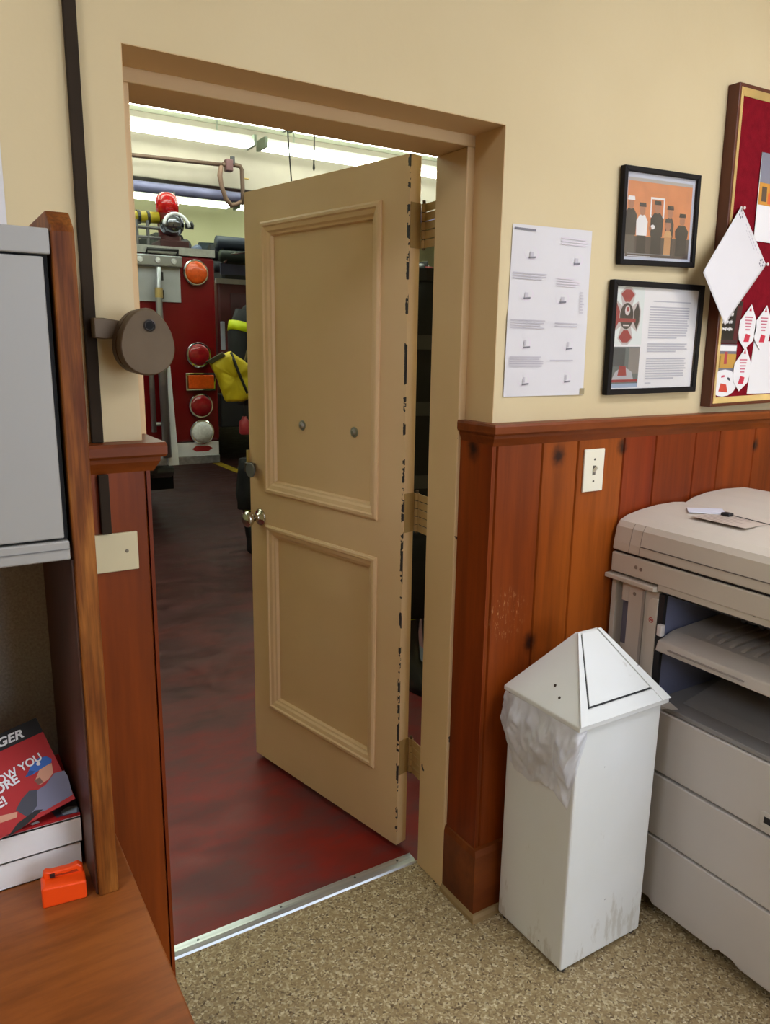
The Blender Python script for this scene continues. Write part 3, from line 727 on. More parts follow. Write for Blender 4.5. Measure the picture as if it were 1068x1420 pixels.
# lower one, straight
c, pa = mag('red and black magazine under the one with the blue cap', Plane2D((0.013, -0.291, 0.8300), (1, 0, 0), (0, 1, 0)), 0.204, 0.205)
prints('cover_print', pa, [(BLK, [(0.0, 0.0), (0.10, 0.0), (0.14, 0.03), (0.0, 0.03)]), (DGR, [(0.170, 0.004), (0.204, 0.002), (0.204, 0.06), (0.16, 0.05)]), (plain('8d97a0', 0.4), [(0.180, 0.006), (0.200, 0.004), (0.203, 0.022), (0.19, 0.026), (0.178, 0.018)]), (WHI, [(0.135, 0.002), (0.146, 0.004), (0.144, 0.010), (0.133, 0.008)])], c)
# upper one, turned a little
rot = math.radians(14)
U2 = Vector((1, 0, 0))*math.cos(rot)+V*math.sin(rot); V2 = -Vector((1, 0, 0))*math.sin(rot)+V*math.cos(rot)
brc = mo+Vector((0.213, 0, 0))+V*0.007
W2, H2 = 0.20, 0.150
plB = Plane2D(brc-U2*W2, U2, V2)
c, pb = mag('red magazine with a person in a blue cap on the cover', plB, W2, H2)
def mb_uv(x, v):      # plane coordinates (x, slope) -> magazine coordinates
    d = (Vector((x, 0, 0))+V*v+Vector((0, mo.y, mo.z))) - plB.o
    return (d.dot(U2), d.dot(V2))
items = [(BLK, rect(0, H2-0.027, W2, H2))]
P_ = lambda pts: [mb_uv(*q) for q in pts]
items += [(SHIRT, P_([(0.145, 0.000), (0.170, 0.002), (0.210, 0.014), (0.208, 0.045), (0.204, 0.055), (0.189, 0.055), (0.174, 0.040), (0.158, 0.034), (0.143, 0.018)])),
          (DGR, P_([(0.128, 0.014), (0.143, -0.002), (0.158, 0.012), (0.161, 0.036), (0.150, 0.038), (0.138, 0.028)])),
          (SKIN, P_([(0.098, 0.001), (0.128, 0.003), (0.130, 0.011), (0.100, 0.012)])),
          (SKIN, P_([(0.160, 0.050), (0.166, 0.042), (0.180, 0.048), (0.188, 0.056), (0.188, 0.072), (0.170, 0.068)])),
          (plain('7a4f40', 0.5), P_([(0.159, 0.052), (0.164, 0.043), (0.172, 0.045), (0.168, 0.054)])),
          (BLU, P_([(0.150, 0.062), (0.158, 0.061), (0.172, 0.067), (0.188, 0.073), (0.189, 0.079), (0.182, 0.085), (0.170, 0.085), (0.158, 0.076)])),
          (plain('1f437e', 0.4), P_([(0.147, 0.060), (0.158, 0.061), (0.162, 0.066), (0.155, 0.069)])),
          (WHI, ell(*mb_uv(0.169, 0.076), 0.003, 0.003)),
          (BLK, P_([(0.112, -0.022), (0.137, -0.013), (0.165, 0.004), (0.155, 0.006), (0.128, -0.006)]))]
prints('cover_print', pb, items, c)
u0, v0 = mb_uv(0.1150, 0.1155)
lettering('cover_title', 'GER', pb, u0, v0, 0.0195, WHI, c, h=0.0022, shear=0.25, sx=1.12, rot=math.radians(-1), offset=0.0006)
u0, v0 = mb_uv(0.110, 0.0575)
lettering('cover_words', 'OW YOU', pb, u0, v0, 0.0180, WHI, c, h=0.0022, rot=math.radians(6), offset=0.0004, sx=0.92)
u0, v0 = mb_uv(0.105, 0.0430)
lettering('cover_words', 'ORE', pb, u0, v0, 0.0190, WHI, c, h=0.0022, rot=math.radians(6), offset=0.0006)
u0, v0 = mb_uv(0.105, 0.0220)
lettering('cover_words', 'E!', pb, u0, v0, 0.0200, WHI, c, h=0.0022, rot=math.radians(6), offset=0.0006)
# orange block
ORG = plain('ee4a0c', 0.4, var=0.06, name='orange_plastic')
oc = thing('orange_block', 'small bright orange plastic holder on the desk by the hutch', 'holder', (0.178, -0.352, 0.74))
oc.rotation_euler = (0, 0, math.radians(-6)); oc['local_build'] = 1
MB().prism([(-0.031, 0.0), (0.031, 0.0), (0.031, 0.030), (-0.029, 0.034), (-0.031, 0.03)], 'y', -0.017, 0.017).build('body', ORG, oc, bevel=0.003)
MB().prism([(-0.027, 0.02), (0.029, 0.02), (0.029, 0.040), (0.022, 0.046), (0.010, 0.043), (-0.016, 0.043), (-0.024, 0.046), (-0.028, 0.040)], 'y', 0.006, 0.018).build('lip', ORG, oc, bevel=0.003)
MB().box(-0.018, -0.011, 0.001, 0.0062, 0.036, 0.040).build('slot', BLK, oc)
MB().prism([(-0.012, 0.0345), (0.022, 0.034), (0.020, 0.0372), (0.004, 0.0360), (-0.010, 0.0372)], 'y', 0.0048, 0.0062).build('embossing', plain('9c2f08', 0.5), oc)

# ================================================================ THINGS ON THE WALL
# dark cable duct and the cast housing on its arm
DUCT = plain('33291f', 0.85, spec=0.15, var=0.2, name='brown_black_enamel')
cd = thing('cable_duct', 'dark brown cable duct running down the wall beside the hutch', 'conduit', (0.335, 0, 1.4))
MB().box(0.324, 0.3445, -0.013, -0.0005, ZC, 2.9).build('upper_run', DUCT, cd, bevel=0.002)
MB().box(0.327, 0.345, -0.033, -0.0205, 1.218, ZC-0.056).build('lower_run', DUCT, cd, bevel=0.002)
t = NT('aged_bronze'); t.color(t.ramp(t.noise(9, 5), [(0.3, '5a4a36'), (0.7, '6b5a44')])); t.bump(t.noise(40, 3), 0.05, 0.004)
BRZ = t.set(0.6, 0.15, 0.3)
hs = thing('cast_housing', 'oval brown metal housing with a round hole on a wall arm', 'wall fixture', (0.40, -0.05, 1.56))
MB().prism([(0.3345, 1.572), (0.3345, 1.606), (0.352, 1.606), (0.392, 1.600), (0.392, 1.572), (0.352, 1.570)], 'y', -0.040, -0.0135).build('arm', plain('5f4c34', 0.5, 0.3), hs, bevel=0.002)
# egg shaped outline, wide at the bottom
def egg(s, dx=0, dz=0):
    out = []
    for k in range(36):
        a = 2*math.pi*k/36; z = math.sin(a); w = 0.0465-0.008*z
        out.append((0.4125+dx+s*w*math.cos(a), 1.566+dz+s*0.0575*z))
    return out
def eggl(s, y, dx=0): return [(x, y, z) for x, z in egg(s, dx)]
MB().loft([eggl(0.93, -0.038, -0.004), eggl(0.97, -0.040, -0.004), eggl(0.97, -0.062, -0.003)]).build('rear_case', plain('5d4b35', 0.5, 0.35), hs)
MB().loft([eggl(1.0, -0.062), eggl(1.0, -0.086), eggl(0.985, -0.090), eggl(0.95, -0.092)]).build('front_cover', BRZ, hs)
MB().lathe([(0, 0.0105), (0.0022, 0.0105), (0.003, 0.0085), (0.0005, 0.0075), (0.0005, 0.0002)], (0.4165, -0.092, 1.594), (0, -1, 0), 22).build('eyelet', plain('3f3a36', 0.4, 0.6), hs)
MB().lathe([(0, 0.0068), (0.0012, 0.0068)], (0.4165, -0.0925, 1.594), (0, -1, 0), 18).build('hole', plain('050505', 0.9), hs)
# blank wall plate left
PLATE = plain('cfc29a', 0.4, var=0.04, name='ivory_plate')
wp = thing('blank_plate', 'ivory blank cover plate on the pine boarding left of the door', 'wall plate', (0.36, -0.02, 1.18))
MB().box(0.279, 0.392, -0.0265, -0.0202, 1.143, 1.217).build('plate', PLATE, wp, bevel=0.002)
MB().lathe([(0, 0.0035), (0.0012, 0.003), (0.0014, 0.0002)], (0.371, -0.0265, 1.181), (0, -1, 0), 10).build('screw', plain('7b7260', 0.4, 0.5), wp)
MB().lathe([(0, 0.0035), (0.0012, 0.003), (0.0014, 0.0002)], (0.300, -0.0265, 1.181), (0, -1, 0), 10).build('screw', plain('7b7260', 0.4, 0.5), wp)
# light switch right
IVORY = plain('e3dcc4', 0.4, var=0.03, name='switch_ivory')
sw = thing('light_switch', 'ivory toggle light switch on the pine wainscot', 'light switch', (1.605, -0.02, 1.247))
MB().box(1.567, 1.642, -0.0262, -0.0202, 1.189, 1.305).build('plate', IVORY, sw, bevel=0.002)
MB().box(1.599, 1.610, -0.0268, -0.0258, 1.234, 1.260).build('slot', plain('6d6658', 0.6), sw)
MB().prism([(-0.0265, 1.241), (-0.0265, 1.251), (-0.039, 1.262), (-0.040, 1.256)], 'x', 1.6005, 1.6085).build('toggle', IVORY, sw, bevel=0.001)
for z in (1.277, 1.217):
    MB().lathe([(0, 0.0032), (0.0012, 0.003), (0.0014, 0.0002)], (1.6045, -0.0262, z), (0, -1, 0), 10).build('screw', plain('5f584a', 0.4, 0.5), sw)

# ---- two taped instruction sheets
PAPER = plain('d3cecd', 0.8, var=0.03, name='copy_paper'); INK = plain('bdb6ba', 0.8, name='faint_ink'); INKD = plain('77747a', 0.8, name='dark_ink'); PINK = plain('d6ccd0', 0.8, name='pale_ink')
def sheet(name, label, quad, y, th=0.0006, group=None, cat='paper'):
    c = thing(name, label, cat, (quad[0][0], y, quad[0][1]), group)
    MB().hull([(u, y, v) for u, v in quad], [(u, y-th, v) for u, v in quad]).build('sheet', PAPER, c)
    return c
s1 = sheet('instruction_sheet', 'upper taped white instruction sheet left of the picture frames', [(1.296, 1.640), (1.563, 1.640), (1.560, 1.859), (1.299, 1.853)], -0.0015)
s2 = sheet('instruction_sheet', 'lower taped white instruction sheet above the pine cap rail', [(1.293, 1.449), (1.566, 1.449), (1.562, 1.648), (1.294, 1.648)], -0.0030)
def lines(pl, u0, u1, v, n, h, gap, mat, jit=0.15):
    out = []
    for k in range(n):
        e = u1-(u1-u0)*jit*random.random(); out.append((mat, rect(u0, v-k*gap-h, e, v-k*gap)))
    return out
pl = Plane2D((1.296, -0.0022, 1.64), (1, 0, 0), (0, 0, 1))
it = lines(pl, 0.008, 0.075, 0.206, 1, 0.005, 0.01, INKD)+lines(pl, 0.16, 0.25, 0.196, 3, 0.0035, 0.007, PINK)
it += lines(pl, 0.008, 0.12, 0.105, 3, 0.003, 0.006, INK, 0.4)+lines(pl, 0.15, 0.24, 0.100, 4, 0.003, 0.006, PINK, 0.4)
for cu, cv in ((0.065, 0.150), (0.215, 0.145), (0.055, 0.055), (0.175, 0.050)):
    it += [(PINK, ell(cu, cv, 0.024, 0.016)), (PAPER, ell(cu-0.002, cv+0.002, 0.021, 0.013)), (INK, rect(cu-0.006, cv-0.008, cu+0.005, cv+0.004)), (INKD, [(cu-0.010, cv-0.012), (cu+0.012, cv-0.010), (cu+0.012, cv-0.006), (cu-0.010, cv-0.008)])]
it += lines(pl, 0.235, 0.250, 0.068, 8, 0.003, 0.007, INK, 0.5)
prints('text', pl, [q for q in it if len(q[1]) == 4], s1, h0=0.0018)['kind'] = 'stuff'; prints('drawing', pl, [q for q in it if len(q[1]) != 4], s1)
pl = Plane2D((1.293, -0.0037, 1.449), (1, 0, 0), (0, 0, 1))
it = lines(pl, 0.010, 0.125, 0.186, 4, 0.003, 0.006, INK, 0.2)+lines(pl, 0.155, 0.25, 0.182, 2, 0.003, 0.007, INK, 0.3)+lines(pl, 0.012, 0.125, 0.098, 5, 0.003, 0.0055, INK, 0.25)+lines(pl, 0.145, 0.235, 0.090, 1, 0.0025, 0.006, INK)
for cu, cv in ((0.060, 0.130), (0.205, 0.128), (0.062, 0.040), (0.205, 0.045)):
    it += [(PINK, ell(cu, cv, 0.020, 0.016)), (PAPER, ell(cu-0.002, cv+0.002, 0.017, 0.013)), (INK, rect(cu-0.003, cv-0.006, cu+0.003, cv+0.007)), (INKD, [(cu-0.006, cv-0.013), (cu+0.016, cv-0.011), (cu+0.016, cv-0.007), (cu-0.006, cv-0.009)])]
prints('text', pl, [q for q in it if len(q[1]) == 4], s2, h0=0.0018)['kind'] = 'stuff'; prints('drawing', pl, [q for q in it if len(q[1]) != 4], s2)
MB().box(1.552, 1.569, -0.0044, -0.0040, 1.450, 1.466).build('tape', plain('9a8a66', 0.6), s2)

# ---- pictures
FRB = plain('120e0e', 0.6, spec=0.2, var=0.1, name='black_frame'); MATW = plain('b9bcc8', 0.5, name='pale_mat')
t = NT('picture_glass'); t.set(0.04, 0, 0.5); gl = t.n('ShaderNodeBsdfGlossy'); gl.inputs['Roughness'].default_value = 0.05
trn = t.n('ShaderNodeBsdfTransparent'); mx = t.n('ShaderNodeMixShader'); mx.inputs[0].default_value = 0.05
t.l(trn.outputs[0], mx.inputs[1]); t.l(gl.outputs[0], mx.inputs[2]); t.l(mx.outputs[0], t.t.nodes['Material Output'].inputs[0]); PGLASS = t.m
def frame(name, label, cx, cz, w, h, fw_, depth, tilt=0.0):
    c = thing(name, label, 'picture', (cx, 0, cz-h/2))
    ct, st_ = math.cos(tilt), math.sin(tilt)
    pl = Plane2D((cx, -0.004, cz), (ct, 0, st_), (-st_, 0, ct))
    o_ = rect(-w/2, -h/2, w/2, h/2); i_ = rect(-w/2+fw_, -h/2+fw_, w/2-fw_, h/2-fw_)
    names = ['frame_bar']*4
    for k in range(4):
        q = [o_[k], o_[(k+1) % 4], i_[(k+1) % 4], i_[k]]
        MB().hull([pl.p(*a, 0.0) for a in q], [pl.p(*a, depth) for a in q]).build('frame_bar', FRB, c, bevel=0.0015)
    MB().hull([pl.p(*a, 0.001) for a in i_], [pl.p(*a, depth*0.45) for a in i_]).build('backing', WHI, c)
    face = Plane2D(pl.p(0, 0, depth*0.45), pl.U, pl.V)
    return c, face, w-2*fw_, h-2*fw_
c, pf, iw, ih = frame('framed_photo', 'black framed photograph of uniformed people against an orange wall', 1.797, 1.909, 0.300, 0.240, 0.013, 0.016, math.radians(2.0))
OR1 = plain('cf7f4e', 0.5, var=0.15, scale=20); OR2 = plain('c06f42', 0.5); UNI = plain('2a2422', 0.6); UN2 = plain('3d3532', 0.6); SK = plain('a97155', 0.5)
it = [(MATW, rect(-iw/2, -ih/2, iw/2, ih/2)), (OR1, rect(-iw/2+0.010, -ih/2+0.008, iw/2-0.010, ih/2-0.012)), (plain('a8a098', 0.5), rect(-iw/2+0.010, ih/2-0.020, iw/2-0.010, ih/2-0.012)), (plain('4d4039', 0.6), rect(-iw/2+0.010, -ih/2+0.008, iw/2-0.010, -ih/2+0.060)),
      (WHI, rect(-0.038, 0.002, 0.018, 0.052)), (OR2, rect(-0.033, 0.006, 0.013, 0.047))]
def person(u, top, wd, body, legs, hat, headc=SK):
    o = []
    o.append((legs, [(u-wd*0.45, -0.092), (u+wd*0.45, -0.092), (u+wd*0.42, -0.03), (u-wd*0.42, -0.03)]))
    o.append((body, [(u-wd*0.5, -0.045), (u+wd*0.5, -0.045), (u+wd*0.55, top-0.045), (u+wd*0.25, top-0.030), (u-wd*0.25, top-0.030), (u-wd*0.55, top-0.045)]))
    o.append((headc, ell(u, top-0.018, 0.011, 0.014)))
    o.append((hat, [(u-0.014, top-0.010), (u+0.014, top-0.010), (u+0.012, top), (u-0.012, top)]))
    return o
it += person(0.042, 0.035, 0.030, UNI, UNI, UNI)+person(-0.112, 0.050, 0.042, UNI, plain('5a5148', 0.6), WHI)+person(-0.068, 0.036, 0.040, WHI, UNI, UN2)+person(-0.010, 0.044, 0.046, UNI, UNI, UNI)+person(0.036, 0.002, 0.030, plain('c99a66', 0.5), plain('b98657', 0.5), UN2)+person(0.092, 0.018, 0.050, UNI, UNI, UNI)
it += [(WHI, ell(-0.026, -0.022, 0.008, 0.006)), (SK, ell(-0.036, -0.026, 0.006, 0.005)), (plain('d0cfd2', 0.5), rect(-0.118, -0.098, -0.03, -0.0965)), (plain('8d8d92', 0.5), rect(-0.12, -0.092, 0.05, -0.0905))]
prints('photo', pf, it, c)
MB().hull([pf.p(*a, 0.0048) for a in rect(-iw/2, -ih/2, iw/2, ih/2)], [pf.p(*a, 0.0058) for a in rect(-iw/2, -ih/2, iw/2, ih/2)]).build('glass', PGLASS, c)

c, pf, iw, ih = frame('framed_letter', 'black framed letter with a red cross shaped emblem and small photo', 1.820, 1.598, 0.370, 0.298, 0.015, 0.018, math.radians(0.6))
PALE = plain('d3d8d2', 0.5, var=0.03); MRED = plain('8e1f26', 0.5); MBLK = plain('231c1e', 0.5); MGRY = plain('b6a9a4', 0.5); TXT = plain('b4b2b8', 0.7)
ex, ez = -0.120, 0.058
def cross(sx, sz):
    pts = []
    for q in range(4):
        a = math.pi/2*q
        for ang_, r_ in ((-0.60, 1.0), (-0.2, 1.07), (0.2, 1.07), (0.60, 1.0), (0.785, 0.50)):
            pts.append((ex+sx*r_*math.cos(a+ang_), ez+sz*r_*math.sin(a+ang_)))
    return pts
def lobe(q, r0, r1, da):
    a = math.pi/2*q
    return [(ex+0.050*r*math.cos(a+d), ez+0.068*r*math.sin(a+d)) for d, r in ((-da, r1), (-da*0.35, r1*1.06), (da*0.35, r1*1.06), (da, r1), (da*0.55, r0), (-da*0.55, r0))]
it = [(PALE, rect(-iw/2, -ih/2+0.118, -0.055, ih/2)), (WHI, rect(-0.055, -ih/2, iw/2, ih/2)), (MGRY, cross(0.052, 0.071)), (MRED, lobe(1, 0.56, 0.97, 0.56)), (MRED, lobe(3, 0.56, 0.97, 0.56)), (MRED, lobe(2, 0.56, 0.97, 0.56)), (MBLK, lobe(0, 0.56, 0.97, 0.56)),
      (MGRY, ell(ex, ez, 0.028, 0.037, 24)), (MBLK, ell(ex, ez, 0.026, 0.034, 24)), (MRED, rect(ex-0.036, ez-0.016, ex+0.036, ez-0.006)), (plain('c9bdb8', 0.5), ell(ex+0.002, ez+0.015, 0.010, 0.013)), (MRED, ell(ex+0.003, ez+0.018, 0.005, 0.006)), (plain('c9bdb8', 0.5), rect(ex-0.012, ez-0.026, ex+0.012, ez-0.022)),
      (plain('59605f', 0.6), rect(-iw/2+0.006, -ih/2+0.008, -0.058, -ih/2+0.112)), (plain('7c756e', 0.6), rect(-0.100, -ih/2+0.04, -0.058, -ih/2+0.110)), (plain('3a4043', 0.6), rect(-iw/2+0.006, -ih/2+0.060, -0.115, -ih/2+0.108)),
      (plain('a9a6a8', 0.6), [(-iw/2+0.006, -ih/2+0.02), (-0.075, -ih/2+0.02), (-0.085, -ih/2+0.045), (-0.12, -ih/2+0.062), (-iw/2+0.02, -ih/2+0.045)]), (MRED, [(-0.140, -ih/2+0.035), (-0.105, -ih/2+0.035), (-0.11, -ih/2+0.06), (-0.135, -ih/2+0.062)]), (MRED, rect(-iw/2+0.006, -ih/2+0.018, -0.060, -ih/2+0.025)), (plain('8fa0b5', 0.6), rect(-iw/2+0.004, -ih/2+0.003, -0.058, -ih/2+0.014))]
def para(v, n, u0=-0.030, u1=0.140):
    return [(TXT, rect(u0, v-k*0.0068-0.0038, u1-(0.05 if k == n-1 else 0.012*random.random()), v-k*0.0068)) for k in range(n)]
it += [(TXT, rect(-0.018, 0.098, 0.14, 0.101))]+para(0.086, 13)+para(-0.012, 4)+para(-0.052, 9)+[(TXT, rect(-0.03, -0.122, -0.005, -0.119))]
prints('letter', pf, it, c, dh=0.00003)
MB().hull([pf.p(*a, 0.0066) for a in rect(-iw/2, -ih/2, iw/2, ih/2)], [pf.p(*a, 0.0076) for a in rect(-iw/2, -ih/2, iw/2, ih/2)]).build('glass', PGLASS, c)

# ---- bulletin board
bt = math.radians(-1.2)
pl0 = Plane2D((2.062, -0.0005, 1.405), (math.cos(bt), 0, -math.sin(bt)), (math.sin(bt), 0, math.cos(bt)))
BW, BH = 1.05, 0.875
t = NT('crimson_felt'); t.color(t.ramp(t.noise(40, 3), [(0.3, '6d0c18'), (0.7, '7c101d')])); t.bump(t.noise(300, 2), 0.3, 0.002)
FELT = t.set(0.95, 0, 0.1)
WALN = wood('board_walnut', '4a1c0c', '5c2812', '6b3318', (9, 9, 1.4), 0.35); GOLD = plain('d8b872', 0.4, 0.1, var=0.2, scale=12, name='gilt_strip')
bb = thing('bulletin_board', 'crimson felt bulletin board with gilt and walnut frame', 'bulletin board', (2.58, 0, 1.405))
o_ = rect(0, 0, BW, BH); i1 = rect(0.010, 0.010, BW-0.010, BH-0.010); i2 = rect(0.038, 0.026, BW-0.038, BH-0.026)
for k in range(4):
    q = [o_[k], o_[(k+1) % 4], i1[(k+1) % 4], i1[k]]
    MB().hull([pl0.p(*a, 0) for a in q], [pl0.p(*a, 0.036) for a in q]).build('frame_bar', WALN, bb, bevel=0.0015)
    q = [i1[k], i1[(k+1) % 4], i2[(k+1) % 4], i2[k]]; hh = [0.036, 0.036, 0.024, 0.024]
    MB().hull([pl0.p(*a, 0.002) for a in q], [pl0.p(*a, h) for a, h in zip(q, hh)]).build('gilt_strip', GOLD, bb)
MB().hull([pl0.p(*a, 0.001) for a in i2], [pl0.p(*a, 0.022) for a in i2]).build('felt', FELT, bb)
FP = Plane2D(pl0.p(0, 0, 0.022), pl0.U, pl0.V)
NF = FP.N
def buv(x, z): d = Vector((x, FP.o.y, z))-FP.o; return (d.dot(FP.U), d.dot(FP.V))
def pinned(name, label, pts, items, base=WHI, h=0.002, cat='card', thick=0.0008):
    c = thing(name, label, cat, FP.p(*pts[0], h))
    MB().hull([FP.p(*a, h) for a in pts], [FP.p(*a, h+thick) for a in pts]).build('card', base, c)
    if items: prints('print', Plane2D(FP.p(0, 0, h+thick), FP.U, FP.V), items, c, h0=0.0002)
    return c
# black card with white script
q = [buv(2.088, 1.592), buv(2.165, 1.592), buv(2.205, 1.712), buv(2.105, 1.712)]
q = [buv(2.078, 1.590), buv(2.172, 1.590), buv(2.182, 1.712), buv(2.086, 1.712)]
cbk = pinned('advert_card', 'black card with white script on the bulletin board', q, [(plain('501018', 0.5), [buv(2.150, 1.60), buv(2.170, 1.60), buv(2.180, 1.70), buv(2.158, 1.70)]), (plain('3a2025', 0.5), [buv(2.080, 1.592), buv(2.172, 1.592), buv(2.172, 1.600), buv(2.080, 1.600)])], BLK)
lp = Plane2D(FP.p(0, 0, 0.003), FP.U, FP.V)
for k, (txt, z) in enumerate((('mettin', 1.672), ('nafiam', 1.650), ('alban', 1.630))):
    items = []
    for j in range(9):
        u_, v_ = buv(2.092+0.0055*j, z); items.append((WHI, [(u_, v_-0.004*math.sin(j*2.1+k)), (u_+0.004, v_-0.003), (u_+0.005, v_+0.006+0.003*math.cos(j*1.7+k)), (u_+0.001, v_+0.005)]))
    prints('print', lp, items, cbk)
# store photo
q = [buv(2.080, 1.505), buv(2.176, 1.505), buv(2.176, 1.588), buv(2.080, 1.588)]
pinned('shop_photo', 'photo of yellow shelves under the black card on the board', q, [(WHI, [buv(2.083, 1.568), buv(2.174, 1.568), buv(2.174, 1.584), buv(2.083, 1.584)]), (plain('b98b3a', 0.5), [buv(2.080, 1.518), buv(2.176, 1.518), buv(2.176, 1.560), buv(2.080, 1.560)]), (plain('a33a40', 0.5), [buv(2.120, 1.530), buv(2.134, 1.530), buv(2.134, 1.566), buv(2.120, 1.566)]), (plain('8b6a30', 0.5), [buv(2.092, 1.520), buv(2.104, 1.520), buv(2.104, 1.555), buv(2.092, 1.555)])], plain('6d6a72', 0.5), h=0.0012)
# rounded white vehicle card
q = [buv(2.078+0.050+0.066*math.cos(a)*(1 if abs(math.cos(a)) < 0.9 else 0.97), 1.474+0.040*math.sin(a)) for a in [2*math.pi*k/16 for k in range(16)]]
pinned('vehicle_card', 'white rounded card with a red panel low on the board', q, [(plain('c8412e', 0.5), [buv(2.105, 1.450), buv(2.150, 1.446), buv(2.140, 1.470), buv(2.112, 1.474)]), (plain('c03a55', 0.5), [buv(2.112, 1.490), buv(2.128, 1.492), buv(2.126, 1.498), buv(2.112, 1.496)]), (DGR, [buv(2.14, 1.486), buv(2.155, 1.48), buv(2.155, 1.488), buv(2.144, 1.492)])], WHI, h=0.0035)
q = [buv(2.080, 1.472), buv(2.186, 1.472), buv(2.180, 1.505), buv(2.080, 1.505)]
pinned('grey_photo', 'grey photo strip above the rounded card on the board', q, [(plain('8b8892', 0.5), [buv(2.09, 1.475), buv(2.13, 1.475), buv(2.15, 1.50), buv(2.12, 1.502)])], plain('7f7c86', 0.5), h=0.0024)
# diamond shaped cards with red print
PNK = plain('c46a7a', 0.5); CRM = plain('c22840', 0.5)
def diamond(x, z, label, tri=True):
    q = [buv(x-0.042, z-0.020), buv(x-0.036, z-0.038), buv(x-0.004, z-0.066), buv(x+0.034, z-0.040), buv(x+0.044, z-0.004), buv(x+0.040, z+0.020), buv(x+0.008, z+0.066), buv(x-0.040, z+0.016)]
    its = [(PNK, [buv(x-0.018+0.002*k, z+0.026-0.009*k), buv(x+0.020-0.002*k, z+0.026-0.009*k), buv(x+0.020-0.002*k, z+0.030-0.009*k), buv(x-0.018+0.002*k, z+0.030-0.009*k)]) for k in range(5)]
    its += [(CRM, [buv(x-0.014, z-0.044), buv(x+0.012, z-0.044), buv(x+0.016, z-0.024), buv(x-0.006, z-0.020)])]
    its += [(CRM, [buv(x-0.002, z+0.046), buv(x+0.010, z+0.046), buv(x+0.005, z+0.060)])]
    return pinned('diamond_card', label, q, its, WHI, h=0.0045, thick=0.001)
diamond(2.2125, 1.640, 'upper white diamond card with red print on the board')
diamond(2.2085, 1.515, 'lower white diamond card with red print on the board')
diamond(2.290, 1.640, 'white diamond card beside the upper diamond at the picture edge')
q = [buv(2.252, 1.44), buv(2.40, 1.44), buv(2.40, 1.60), buv(2.258, 1.60)]
pinned('white_notice', 'plain white notice at the lower right of the board', q, None, WHI, h=0.0012, cat='notice')
# calendar photo page
q = [buv(2.178, 1.86), buv(2.45, 1.84), buv(2.45, 2.12), buv(2.178, 2.12)]
q = [buv(2.196, 1.885), buv(2.46, 1.885), buv(2.46, 2.125), buv(2.190, 2.125)]
pinned('calendar_page', 'calendar page with an orange photo at the right picture edge', q, [(plain('c98a2e', 0.5), [buv(2.196, 1.985), buv(2.46, 1.985), buv(2.46, 2.045), buv(2.194, 2.045)]), (plain('7c7a86', 0.5), [buv(2.194, 2.045), buv(2.46, 2.045), buv(2.46, 2.125), buv(2.190, 2.125)]), (plain('5a4633', 0.5), [buv(2.21, 1.995), buv(2.235, 1.995), buv(2.232, 2.035), buv(2.208, 2.035)]), (plain('d2602c', 0.5), [buv(2.24, 1.99), buv(2.30, 1.99), buv(2.30, 2.02), buv(2.24, 2.02)])], WHI, h=0.003, cat='calendar')
# large letter pinned by one corner pair, curling away from the board
lt = thing('curled_letter', 'white letter hanging askew and curling off the bulletin board', 'letter', FP.p(*buv(2.13, 1.80), 0.003))
c1, c2 = Vector((2.113, 0, 1.972)), Vector((2.262, 0, 1.822))          # pinned edge, top and right corners
c4 = Vector((1.910, 0, 1.775))                                           # left corner
c3 = c2+(c4-c1)                                                           # bottom corner
y0 = FP.o.y+NF.y*0.004
def letter(u, v):
    p = c1.lerp(c2, u)+(c4-c1)*v
    p = p+Vector((-0.040*u*v, 0, 0.006*u*v))
    lift = 0.0045+0.044*v**0.9
    curl = max(0.0, (v-0.62))**2*0.10
    return (p.x+curl*0.8*u, y0-lift-curl*0.2, p.z+curl*0.5*u)
MB().grid(letter, 22, 22).build('sheet', PAPER, lt, smooth=True, solid=0.0006, fix=False)
its = []
mbp = MB().use(INKD)
def patch(u0, v0, u1, v1):
    qs = [letter(a, b) for a, b in ((u0, v0), (u1, v0), (u1, v1), (u0, v1))]; mbp.add([(x, y-0.0012, z) for x, y, z in qs], [(0, 1, 2, 3)])
for cu in (0.07, 0.90):
    for k in range(6):
        a = k*math.pi/3; patch(cu+0.045*math.cos(a)-0.013, 0.065+0.035*math.sin(a)-0.010, cu+0.045*math.cos(a)+0.013, 0.065+0.035*math.sin(a)+0.010)
mbp.use(INK)
for k in range(9):
    patch(0.24+0.06*k, 0.045, 0.275+0.06*k, 0.060)
    if 0 < k < 8: patch(0.26+0.05*k, 0.085, 0.29+0.05*k, 0.096)
mbp.build('print', None, lt, fix=False)
# push pins along the board
for k, (x, z, lab, cc) in enumerate([(2.117, 1.966, 'white push pin at the top corner of the curled letter', 'e8dcd6'), (2.258, 1.822, 'white push pin at the right corner of the curled letter', 'e6e2dc')]):
    p = FP.p(*buv(x, z), 0.0065); c = thing('push_pin', lab, 'push pin', p)
    MB().lathe([(0, 0.0050), (0.002, 0.0048), (0.003, 0.0025), (0.009, 0.0025), (0.010, 0.0045), (0.012, 0.0042), (0.0125, 0.0002)], p, NF, 12).build('head', plain(cc, 0.4), c, smooth=False)
# scrap of white paper on the wall behind the hutch
o = MB().box(0.10, 0.216, -0.0014, -0.0004, 1.735, 1.90).build('wall_note', PAPER); tag(o, 'white paper on the wall above the grey hutch at the picture edge', 'paper')
